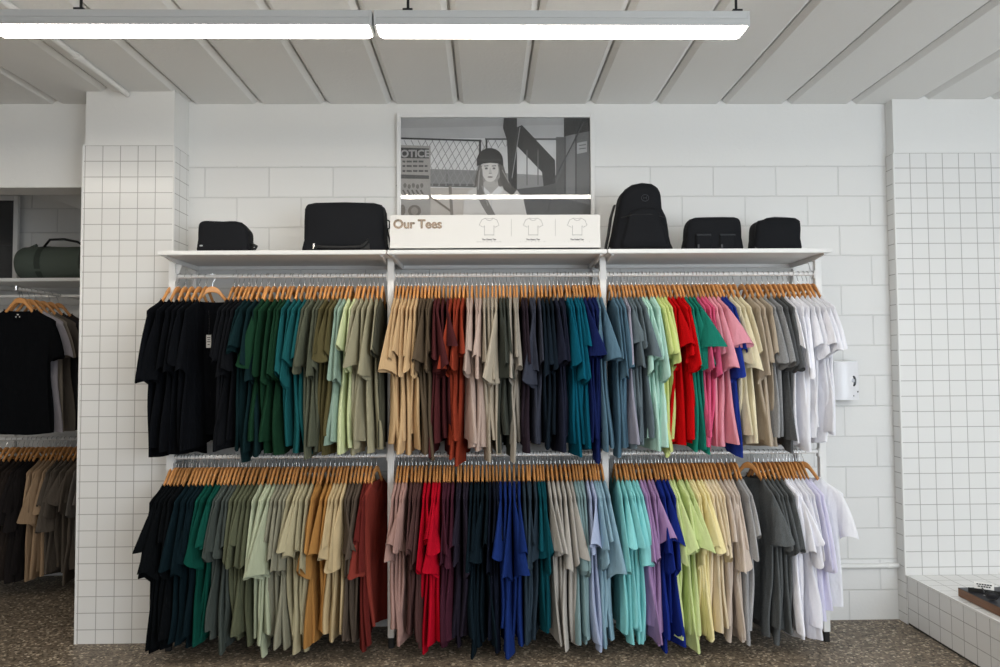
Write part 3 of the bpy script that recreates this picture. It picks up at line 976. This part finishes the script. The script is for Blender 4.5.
# backpack
pix = [(610, 248), (612, 232), (616, 210), (618.4, 196), (623, 190), (630, 185.4), (640, 183.4), (650, 184.4), (656, 188.5), (659, 196), (660, 209), (664, 217), (666, 226), (667.6, 238), (668, 248), (640, 248)]
ol, o0 = bag_outline(pix, BY - .015, (640, 248))
e = empty('backpack', (o0.x, BY, SHT), 'tall black backpack standing on the shelf, tallest of the bags', 'backpack')
loft_bag(subdiv(ol, 3), 'body', M_black, e, .20, .36, .8)
fo = [(p[0] * .80 + .01, p[1] * .60 + .012) for p in ol]
b = MB()
c2 = [[(x_ * k, -.098 - dd, .1 + (z_ - .1) * k) for x_, z_ in subdiv(fo, 2)] for k, dd in ((1, 0), (.97, .022), (.85, .032), (.4, .036))]
b.loft(c2, True, False, True); fp = b.build('front_pocket', M_black, e, 50)
b = MB(); b.tube([(-.13, -.118, .19), (-.06, -.128, .205), (.04, -.130, .207), (.13, -.120, .19)], .003, 6); b.build('zip', M_black2, fp, True)
b = MB(); pp = []
b.tube([(.012 + .021 * math.cos(t), -.117, .305 + .019 * math.sin(t)) for t in np.linspace(0, 2 * math.pi, 20)], .0022, 6)
b.tube([(.004, -.118, .297), (.004, -.118, .313)], .002, 6); b.tube([(.020, -.118, .297), (.020, -.118, .313)], .002, 6); b.tube([(.004, -.118, .305), (.020, -.118, .305)], .002, 6)
b.build('round_emblem', plain('black emblem', srgb(44, 48, 56), .5), e, True)
b = MB()
for yy in (-.06,): b.tube([(x_, yy, z_ + .0005) for x_, z_ in ol[2:13]], .0035, 6)
b.build('main_zip', M_black2, e, True)
b = MB()
rings = []
for (x_, y_, z_, w_) in ((-.135, .06, .30, .02), (-.160, .05, .22, .024), (-.178, .03, .12, .025), (-.196, .01, .05, .022), (-.205, -.02, .012, .016), (-.19, -.05, .006, .012)):
    rings.append([(x_ - .006, y_ - w_, z_), (x_ + .006, y_ - w_, z_), (x_ + .006, y_ + w_, z_), (x_ - .006, y_ + w_, z_)])
b.loft(rings, True, True, True); b.build('shoulder_strap', M_black2, e, 40)
b = MB(); b.tube([(.155, .02, .075), (.178, .0, .06), (.188, -.01, .03), (.182, -.01, .006)], .008, 8); b.build('shoulder_strap', M_black2, e, True)
b = MB(); b.tube([(-.02, .06, .372), (-.015, .06, .388), (.03, .06, .388), (.035, .06, .372)], .005, 6); b.build('grab_handle', M_black2, e, True)
b = MB(); b.bevbox(-.186, -.176, -.036, -.03, .022, .030, .001); k = b.build('strap_tag', M_paper, e); k['label'] = 'small white strap tag'

# two-pocket pouch
pix = [(684, 247), (684.2, 238), (685, 226), (688, 219.6), (694, 217.6), (706, 217.2), (722, 217), (734, 217.2), (738.6, 219.6), (740.4, 226), (740.8, 238), (740.6, 247), (712, 247)]
ol, o0 = bag_outline(pix, BY - .015, (712, 247))
e = empty('pouch_bag', (o0.x, BY, SHT), 'black pouch with two front pockets, between the backpack and the small cube', 'bag')
loft_bag(subdiv(ol, 3), 'body', M_black, e, .13, .17, .7)
for x0, x1 in ((-.115, -.022), (.022, .12)):
    b = MB(); b.bevbox(x0, x1, -.088, -.06, .006, .105, .012, 3); pk = b.build('front_pocket', M_black, e, 50)
    b = MB(); b.bevbox(x0 + .004, x1 - .004, -.0905, -.086, .090, .098, .0015); b.build('zip', M_dark, pk)
    b = MB(); b.bevbox(x0 + .008, x0 + .018, -.0915, -.087, .016, .038, .001); b.build('pocket_label', plain('dark label', srgb(52, 54, 58), .5), pk)
b = MB(); b.tube([(x_, -.03, z_ + .0005) for x_, z_ in ol[1:12]], .003, 6); b.build('zip', M_black2, e, True)

# packing cube at the right
pix = [(752.5, 247), (752, 238), (752.6, 226), (755, 221.6), (760.5, 220.4), (764, 218.6), (772, 217.6), (784, 218), (793, 218.6), (797.6, 221.5), (798.4, 229), (798, 238), (798.2, 247), (775, 247)]
ol, o0 = bag_outline(pix, BY - .015, (775, 247))
e = empty('packing_cube', (o0.x, BY, SHT), 'small black rounded zip pouch, rightmost bag on the shelf', 'bag')
loft_bag(subdiv(ol, 3), 'body', M_black, e, .15, .16, .8)
b = MB(); b.tube([(x_, -.05, z_ + .0005) for x_, z_ in ol[1:13]], .003, 6); b.build('zip', M_black2, e, True)
b = MB(); b.tube([(-.128, -.06, .03), (-.140, -.07, .02), (-.128, -.082, .010), (-.112, -.085, .003)], .004, 6); k = b.build('zip_pull', M_chrome, e, True)

# duffel bag in the alcove
DY = 5.52
dz = at(50, 276, ARY - .05)
c0, c1 = at(22, 276, DY), at(116, 276, DY)
L_ = c1.x - c0.x; R_ = (at(40, 247, DY).z - SHT) / 2
e = empty('duffel_bag', ((c0.x + c1.x) / 2, DY, SHT), 'dark green duffel bag on the alcove shelf', 'bag')
M_green = plain('dark green canvas', srgb(84, 94, 86), .85, bump=.3, bscale=120)
rings = []
for t, r_ in ((0, .72), (.012, .86), (.05, .97), (.14, 1.0), (.3, 1.01), (.5, .98), (.7, 1.01), (.86, 1.0), (.95, .97), (.988, .86), (1, .72)):
    rings.append([(-L_ / 2 + L_ * t, R_ * r_ * 1.02 * math.cos(a), max(0, R_ + R_ * r_ * math.sin(a) * (1 if math.sin(a) > -.85 else .99))) for a in np.linspace(0, 2 * math.pi, 24, endpoint=False)])
b = MB(); b.loft(rings, True, True, True); b.build('body', M_green, e, 50)
for t in (.27, .73):
    xx = -L_ / 2 + L_ * t
    b = MB(); b.loft([[(xx + dx, (R_ + .006) * 1.02 * math.cos(a), R_ + (R_ + .004) * math.sin(a)) for a in np.linspace(-2.6, -.2 + math.pi + .6, 20)] for dx in (-.022, .022)], False)
    b.build('band', plain('green webbing', srgb(58, 66, 60), .8), e)
b = MB(); b.tube([(-L_ / 2 + L_ * .28, -.06, 2 * R_ - .01), (-L_ / 2 + L_ * .34, -.06, 2 * R_ + .045), (-L_ / 2 + L_ * .48, -.05, 2 * R_ + .05), (-L_ / 2 + L_ * .62, -.05, 2 * R_ + .03), (-L_ / 2 + L_ * .72, -.05, 2 * R_ - .01)], .009, 8)
b.build('carry_handle', plain('black webbing', (0, 0, 0)), e, True)
b = MB(); b.tube([(-L_ / 2 + .02, -.03, 2 * R_ - .04), (-L_ / 2 + .09, -.02, 2 * R_ - .004), (-L_ / 2 + .12, -.02, 2 * R_ + .01)], .012, 8); b.build('end_tab', M_green, e, True)

# ------------------------------------------------------------------ pictures and signs
def glass_mat():
    m = bpy.data.materials.new('picture glass'); m.use_nodes = True
    nt = m.node_tree; nt.nodes.clear()
    N = nt.nodes.new; L = nt.links.new
    out = N('ShaderNodeOutputMaterial'); mx = N('ShaderNodeMixShader'); tr = N('ShaderNodeBsdfTransparent'); gl = N('ShaderNodeBsdfGlossy')
    gl.inputs['Roughness'].default_value = 0.0
    fr = N('ShaderNodeFresnel'); fr.inputs['IOR'].default_value = 1.5
    L(fr.outputs[0], mx.inputs[0]); L(tr.outputs[0], mx.inputs[1]); L(gl.outputs[0], mx.inputs[2]); L(mx.outputs[0], out.inputs[0])
    return m


M_glass = glass_mat()
GREY = {}


def grey(v, warm=0.0):
    k = (v, warm)
    if k not in GREY:
        GREY[k] = plain(f'print tone {v} {warm}', var=.12, bscale=9, rough=.6, col=srgb(min(250, v * 1.32 - 4 + 3 * warm), min(250, v * 1.32 - 4), max(0, v * 1.32 - 4 - 3 * warm)))
    return GREY[k]


def framed(name, x0, x1, z0, z1, Yb, fw, label, cat, depth=.03):
    e = empty(name, ((x0 + x1) / 2, Yb, z0), label, cat)
    w, h = (x1 - x0) / 2, z1 - z0
    b = MB()
    b.bevbox(-w, -w + fw, -depth, 0, 0, h, .003); b.bevbox(w - fw, w, -depth, 0, 0, h, .003)
    b.bevbox(-w + fw, w - fw, -depth, 0, h - fw, h, .003); b.bevbox(-w + fw, w - fw, -depth, 0, 0, fw, .003)
    b.build('frame', M_rack, e)
    b = MB(); b.box(-w + .004, w - .004, -.006, -.001, .004, h - .004); b.build('backing', plain('backing board', (.2, .2, .2), .8), e)
    b = MB(); b.box(-w + fw - .002, w - fw + .002, -depth + .008, -depth + .0105, fw - .002, h - fw + .002); b.build('glass', M_glass, e)
    return e


PYb = WALL - 0.004
A = at(396.5, 113, PYb - .03); Bp = at(594, 113, PYb - .03)
pe = framed('framed_poster', A.x, Bp.x, SHT + 0.0, A.z, PYb, .026, 'white framed black and white photograph of a person in a beanie by a fence', 'poster')
pcx = pe.location.x


class Print:
    def __init__(s, Yp):
        s.mb = MB(); s.m = []; s.Y = Yp; s.layer = 0

    def poly(s, pix, v, warm=0, depth=None):
        s.layer += 1
        m = grey(v, warm)
        if m not in s.m: s.m.append(m)
        s.mb.cur = s.m.index(m)
        pts = []
        for p in pix:
            q = at(p[0], p[1], s.Y); pts.append((q.x - pcx, -.007 - .00008 * s.layer, q.z - pe.location.z))
        s.mb.add(pts, [tuple(range(len(pts)))])

    def line(s, a, b, w, v, warm=0):
        dx, dy = b[0] - a[0], b[1] - a[1]; l = math.hypot(dx, dy); nx, ny = -dy / l * w / 2, dx / l * w / 2
        s.poly([(a[0] + nx, a[1] + ny), (b[0] + nx, b[1] + ny), (b[0] - nx, b[1] - ny), (a[0] - nx, a[1] - ny)], v, warm)

    def ell(s, cx_, cy_, rx, ry, v, warm=0, n=20, a0=0, a1=360):
        s.poly([(cx_ + rx * math.cos(math.radians(a0 + (a1 - a0) * k / n)), cy_ + ry * math.sin(math.radians(a0 + (a1 - a0) * k / n))) for k in range(n + (0 if a1 - a0 == 360 else 1))], v, warm)


P = Print(PYb - .012)
P.poly([(400, 116), (590, 116), (590, 262), (400, 262)], 150)                     # sky
P.poly([(400, 116), (590, 116), (590, 124), (400, 128)], 140)
P.poly([(400, 138), (506, 138), (506, 216), (400, 216)], 176)                      # ground behind mesh
P.poly([(400, 168), (506, 171), (506, 188), (400, 186)], 112)                      # hedge line
P.poly([(400, 183), (482, 184), (482, 187), (400, 186)], 84)
P.poly([(400, 187), (482, 188), (482, 216), (400, 216)], 150, 2)
for k in range(16):                                                                # wire mesh
    P.line((404 + k * 7, 140), (396 + k * 7 + 30, 186), .7, 122); P.line((426 + k * 7, 140), (396 + k * 7, 186), .7, 122)
P.line((400, 138.2), (481, 140.5), 1.8, 52); P.line((480, 139.5), (480, 165), 2.2, 50)
P.line((486.5, 139.5), (486.5, 165), 1.8, 60); P.line((485, 139), (560, 139), 1.6, 70)
P.poly([(486, 150), (540, 140), (556, 140), (556, 190), (486, 190)], 168)
P.poly([(486, 172), (556, 176), (556, 196), (486, 192)], 118)
P.poly([(504, 117), (517, 117), (517, 200), (509, 200), (507, 140), (503, 128)], 50)          # dark upright
P.poly([(517, 127), (522, 125), (555, 160), (556, 190), (544, 190), (542, 172), (517, 146)], 52)   # diagonal beam
for x_ in (527, 538): P.line((x_, 150), (x_, 185), 1.2, 92)
P.poly([(544, 186), (566, 180), (590, 182), (590, 216), (516, 216), (510, 190)], 76)
P.poly([(564, 117), (590, 117), (590, 132), (564, 137)], 44)
P.poly([(556, 137), (566, 137), (566, 200), (556, 200)], 82)
P.poly([(566, 136), (575, 134), (575, 205), (566, 205)], 106)
P.poly([(575, 134), (590, 131), (590, 205), (575, 205)], 92)
P.line((553, 182), (584, 122), 1.4, 62); P.line((512, 178), (520, 127), .8, 128)
P.line((576, 136), (576, 205), 1.0, 58); P.line((565, 137), (565, 200), .8, 60)
P.poly([(577, 143), (587, 141), (587, 152), (577, 154)], 138)
for y_ in (145.5, 149): P.line((579, y_), (586, y_ - 1), .9, 84)
P.ell(534, 206, 4, 5, 170)
P.poly([(526, 200), (556, 196), (590, 205), (590, 216), (524, 216)], 70)
P.poly([(400, 198), (420, 200), (420, 262), (400, 262)], 128, 2)
P.line((430, 196), (452, 212), 2, 100, 3); P.line((450, 186), (452, 216), 3, 108, 2)
# notice board on the fence
P.poly([(400, 145), (430.5, 146), (430.5, 216), (400, 216)], 132, 1)
P.poly([(400, 147.5), (429, 148.5), (429, 158.5), (400, 158)], 56)
for y_, xe in ((161.5, 426), (166, 427.5), (171, 428)):
    x_ = 402.5
    while x_ < xe - 2:
        w_ = 2.2 + (x_ * 7.3 % 3.4); P.line((x_, y_), (min(xe, x_ + w_), y_ + .1), 1.9, 72); x_ += w_ + 1.2
P.poly([(400, 174.5), (429, 175.5), (429, 179), (400, 178.5)], 74)
for k in range(5): P.ell(405 + k * 4.2, 185.5 + (k % 2), 1.7, 2.4, 96, 1, 10)
for k in range(5): P.line((403 + k * 4.4, 190), (405.5 + k * 4.4, 194.5), 1.7, 90, 1)
P.ell(414.5, 211, 6.5, 6, 92, 2); P.ell(414.5, 211, 3.6, 3.8, 118, 2); P.ell(402.5, 210, 3, 5.5, 96, 2)
# the person
P.poly([(479, 166), (475, 180), (474, 196), (476, 216), (513, 216), (520, 200), (514, 190), (507, 178), (503, 164)], 84, 1)   # hair behind
P.poly([(463, 216), (464, 197), (469, 191), (480, 185), (490, 190), (503, 186), (516, 189), (523, 198), (527, 216)], 162, 1)     # white top
P.poly([(484, 178), (497, 178), (499, 188), (491, 195), (483, 187)], 142, 1)                                                     # neck
P.poly([(483, 186), (491, 194), (486, 199), (480, 190)], 176); P.poly([(491, 194), (499, 186), (503, 190), (496, 199)], 176)
P.line((491, 195), (492, 216), .8, 150)
P.ell(490, 169.5, 8.4, 12.6, 168, 1, 24)                                                                                          # face
P.poly([(481.6, 166), (482.4, 175), (486, 181), (484, 182), (480.5, 176)], 120, 1)
P.poly([(494, 181), (498, 176), (498.6, 166), (500, 166), (500, 177), (496, 183)], 128, 1)
for xx in (486.3, 494):
    P.line((xx - 2.1, 166.2), (xx + 2.1, 165.9), .9, 74); P.ell(xx, 168.4, 1.5, .8, 60); P.line((xx - 1.6, 169.6), (xx + 1.6, 169.6), .4, 130)
P.poly([(489.9, 168), (490.7, 168), (491.8, 173.4), (488.6, 173.4)], 152, 1); P.line((488.8, 173.6), (491.7, 173.6), .7, 112, 1)
P.ell(490.2, 177.2, 2.7, .9, 116, 2); P.line((487.6, 177.1), (492.9, 177.1), .4, 82, 1)
P.poly([(480, 163), (478, 176), (476.5, 186), (477, 196), (482, 206), (488, 216), (496, 216), (489, 203), (484, 192), (483, 180), (482.4, 170)], 96, 1)    # hair front left
P.line((479.5, 170), (478, 190), 1.1, 132, 1); P.line((482, 186), (488, 206), 1.0, 124, 1)
P.poly([(499, 163), (503, 172), (509, 184), (517, 190), (512, 196), (504, 190), (500, 180)], 74, 1)
P.line((502, 170), (509, 183), .8, 128, 1)
P.ell(490, 160.5, 13.0, 12.2, 40, 0, 24, 180, 360)                                                                                # beanie dome
P.poly([(477, 159), (503, 159), (503.4, 166), (497, 163.6), (490, 163), (483, 163.8), (477, 166.4)], 46)
P.line((477.5, 160), (502.8, 160), .6, 62)
for k in range(7): P.line((482 + k * 2.7, 160), (485.5 + k * 1.6, 150), .35, 52)
P.ell(490.5, 149.6, 1.6, 1.3, 48)
P.mb.build('photo_print', P.m, pe, fix=False)
q = at(401.2, 157.2, PYb - .012)
text_mesh('notice_lettering', 'OTICE', .064, grey(140), pe, (q.x - pcx - .004, -.0175, q.z - pe.location.z), fat=.0024, extr=.0002)

# poster standing on the alcove shelf
Fy = 5.74
A2, B2 = at(-62, 196, Fy - .03), at(18, 196, Fy - .03)
pe2 = framed('framed_picture', A2.x, B2.x, SHT, A2.z, Fy, .034, 'white framed dark picture leaning on the alcove shelf beside the green duffel', 'poster')
b = MB(); w = (B2.x - A2.x) / 2; hh = A2.z - SHT
b.box(-w + .03, w - .03, -.012, -.007, .03, hh - .03); b.build('photo_print', plain('dark print', srgb(40, 42, 46), .6, var=.3, bscale=4), pe2)

# sign board "Our Tees"
SY = 4.095
A3, B3 = at(390, 215.2, SY), at(600, 215.2, SY)
se = empty('shelf_sign', ((A3.x + B3.x) / 2, SY, SHT), 'white sign board with shiny lettering and three T-shirt drawings, on the shelf below the poster', 'sign')
sw = (B3.x - A3.x) / 2; shh = A3.z - SHT
b = MB(); b.bevbox(-sw, sw, 0, .006, 0, shh, .001); b.build('panel', M_paper, se)
b = MB(); b.bevbox(-sw, sw, -.012, -.0005, 0.0, .012, .001); b.bevbox(-sw, sw, -.012, -.0085, 0, .045, .001)
b.build('base_lip', M_paper, se)
b = MB(); b.prism([(.006, .002), (.09, .002), (.09, .006), (.006, .12)], 'x', -.2, -.195); b.prism([(.006, .002), (.09, .002), (.09, .006), (.006, .12)], 'x', .2, .205); b.build('easel_back', M_paper, se)
M_gold = plain('bronze foil lettering', (.27, .22, .18), .22, metal=1.0)


def sp(px, py): q = at(px, py, SY); return (q.x - se.location.x, q.z - se.location.z)


t0 = sp(393.3, 228.2)
tm = text_mesh('lettering', 'Our Tees', .070, M_gold, se, (t0[0], -.0012, t0[1]), fat=.0030)
t1 = sp(442, 228)[0] - t0[0]
tm.scale = (t1 / max(v.co.x for v in tm.data.vertices), 1, 1)
M_ink = plain('sign ink', (.20, .20, .21), .6)
M_inkd = plain('caption ink', (.10, .10, .11), .6)
CAP = (('The Classic Tee', 'Mid Weight   Classic Fit   Regular Fit'), ('The Heavy Tee', 'Heavy Weight   Boxy Fit   Relaxed Fit'), ('The Faded Tee', 'Heavy Weight   Faded Dye   Relaxed Fit'))
for (cx_, capt) in zip((489, 533, 577), CAP):
    k = 1.0
    O = [(-4, -11.5), (-8, -9.5), (-10.4, -4), (-6.2, -1.8), (-5, -3.6), (-5, 6.6), (5, 6.6), (5, -3.6), (6.2, -1.8), (10.4, -4), (8, -9.5), (4, -11.5), (2.6, -9.6), (0, -8.8), (-2.6, -9.6)]
    pts = [sp(cx_ + .2 + x_ * .95, 229 + y_ * .95) for x_, y_ in O]
    b = MB(); b.tube([(p[0], -.0004, p[1]) for p in pts + pts[:1]], .0011, 5, False)
    n2 = [sp(cx_ + .2 + x_ * .95, 229 + y_ * .95) for x_, y_ in ((-4, -11.5), (0, -10.9), (4, -11.5))]
    b.tube([(p[0], -.0004, p[1]) for p in n2], .0008, 5, False)
    n2 = [sp(cx_ + .2 + x_ * .95, 229 + y_ * .95) for x_, y_ in ((-5, 5.8), (5, 5.8))]
    b.tube([(p[0], -.0004, p[1]) for p in n2], .0006, 5, False)
    b.build('shirt_drawing', M_ink, se)
    q = sp(cx_, 240.2); text_mesh('caption', capt[0], .0125, M_inkd, se, (q[0], -.0006, q[1]), fat=.0006, align='CENTER', extr=.0003)
    q = sp(cx_, 242.6); text_mesh('caption', capt[1], .0095, M_ink, se, (q[0], -.0006, q[1]), align='CENTER', extr=.0003)
b = MB()
for px in (511.3, 555.3):
    a_, c_ = sp(px, 219), sp(px, 236); b.tube([(a_[0], -.0003, a_[1]), (c_[0], -.0003, c_[1])], .0007, 5)
b.build('divider_line', M_ink, se)

# paper dispenser on the wall
DA, DB = at(834.5, 361, WALL - .1), at(860, 400.5, WALL - .1)
e = empty('wall_dispenser', ((DA.x + DB.x) / 2, WALL, DB.z), 'white dispenser with black oval window on the block wall beside the rack', 'dispenser')
w, h = (DB.x - DA.x) / 2, DA.z - DB.z
b = MB(); b.bevbox(-w - .003, w - .004, -.056, -.001, .004, h - .004, .006); b.build('back_case', M_rubber, e)
ol = []
for k in range(13):
    t = k / 12; x_ = -w + 2 * w * t; ol.append((x_, -.090 - .021 * math.sin(math.pi * t) ** .8))
ol = [(-w, -.058)] + ol + [(w, -.046)]
b = MB(); b.loft([[(p[0], p[1], z_) for p in ol] for z_ in (.004, .012)] + [[(p[0], p[1] , z_) for p in ol] for z_ in (h - .03,)] + [[(p[0] * .98, p[1] * .95, h - .004) for p in ol]] + [[(p[0] * .94, -.046 + (p[1] + .046) * .6, h) for p in ol]], True, True, True)
b.build('cover', M_plastic, e, 35)
b = MB(); cxo, czo = w * .42, h * .49
b.loft([[(cxo + .023 * s_ * math.cos(a), -.1055 - dy, czo + .036 * s_ * math.sin(a)) for a in np.linspace(0, 2 * math.pi, 24, endpoint=False)] for s_, dy in ((1.0, -.01), (1.0, 0.0), (.86, .002), (.5, .001))], True, False, True)
b.build('oval_window', plain('gloss black', (.02, .02, .022), .15), e, 35)
b = MB(); b.loft([[(cxo + .012 * math.cos(a), -.109, czo + .004 + .012 * math.sin(a)) for a in np.linspace(0, 2 * math.pi, 16, endpoint=False)], [(cxo + .009 * math.cos(a), -.1095, czo + .004 + .009 * math.sin(a)) for a in np.linspace(0, 2 * math.pi, 16, endpoint=False)]], True, False, True)
b.build('lock', plain('lock grey', (.3, .3, .32), .3, metal=.6), e)
b = MB(); b.tube([(w * .45, -.106, h * .12), (w * .45, -.108, h * .12)], .004, 10); b.tube([(w * .86, -.09, h * .22), (w * .86, -.098, h * .22)], .005, 10); b.build('indicator_dot', M_dark, e)

# display board on the bench
T0 = at(958, 587.5, 4.10)
e = empty('display_board', (T0.x, 4.10, BZ + .003), 'black topped plywood display board lying on the tiled bench', 'display board')
th = max(.024, T0.z - BZ - .003)
b = MB(); b.bevbox(0, .75, -1.1, 0, 0, th - .002, .001); b.build('plywood_base', M_ply, e)
b = MB(); b.bevbox(0, .75, -1.1, 0, th - .0018, th, .0005); b.build('top_sheet', plain('charcoal laminate', srgb(44, 46, 52), .45), e)
b = MB()
for (x_, y_, l_) in ((.05, -.14, .065), (.11, -.20, .05), (.06, -.30, .06), (.15, -.10, .05)):
    k = 0
    while k < l_:
        ww = .006 + (k * 977 % .008); b.box(x_ + k, x_ + k + ww, y_ - .006, y_ + .006, th, th + .0006); k += ww + .004
b.build('printed_text', M_paper, e)
hx = at(984, 583, 4.0).x
ce = empty('card_holder', (hx, 4.0, BZ + .003 + th), 'black stand with tilted white card on the display board', 'card stand', rotz=-.6)
b = MB(); b.bevbox(-.075, .075, -.02, .02, 0, .012, .003); b.bevbox(-.075, .075, -.022, -.014, 0, .024, .002); b.build('stand', M_rubber, ce)
b = MB(); b.loft([[(-.046, -.010, .008), (.046, -.010, .008), (.046, .022, .052), (-.046, .022, .052)], [(-.046, -.006, .007), (.046, -.006, .007), (.046, .026, .051), (-.046, .026, .051)]], True, True, True); b.build('card', M_paper, ce)
b = MB()
for zz, l_ in ((.042, .07), (.032, .06)):
    k = -l_ / 2
    while k < l_ / 2:
        ww = .006 + (abs(k) * 777 % .006); yy = -.010 + (zz - .008) / .054 * .032
        b.add([(k, yy - .0008, zz - .003), (k + ww, yy - .0008, zz - .003), (k + ww, yy + .0024, zz + .003), (k, yy + .0024, zz + .003)], [(0, 1, 2, 3)]); k += ww + .003
b.build('card_print', M_dark, ce)
gx = at(1000, 592, 3.86).x
ge = empty('sunglasses', (gx, 3.86, BZ + .003 + th), 'black sunglasses lying on the display board', 'sunglasses', rotz=-.5)
b = MB()
for s_ in (-1, 1):
    b.tube([(s_ * .036 + .028 * math.cos(t), 0, .024 + .021 * math.sin(t)) for t in np.linspace(0, 2 * math.pi, 18)], .0035, 6, False)
b.tube([(-.010, 0, .03), (0, -.002, .034), (.010, 0, .03)], .003, 6); b.build('frame', M_rubber, ge, True)
for s_ in (-1, 1):
    b = MB(); b.loft([[(s_ * .036 + .026 * k * math.cos(t), -.001 - .003 * (1 - k), .024 + .019 * k * math.sin(t)) for t in np.linspace(0, 2 * math.pi, 16, endpoint=False)] for k in (1, .5, .1)], True, False, True)
    b.build('lens', plain('dark lens', (.015, .015, .018), .08), ge, True)
    b = MB(); b.tube([(s_ * .066, 0, .032), (s_ * .068, .02, .032), (s_ * .066, .12, .028), (s_ * .062, .14, .006)], .0035, 6); b.build('temple_arm', M_rubber, ge, True)
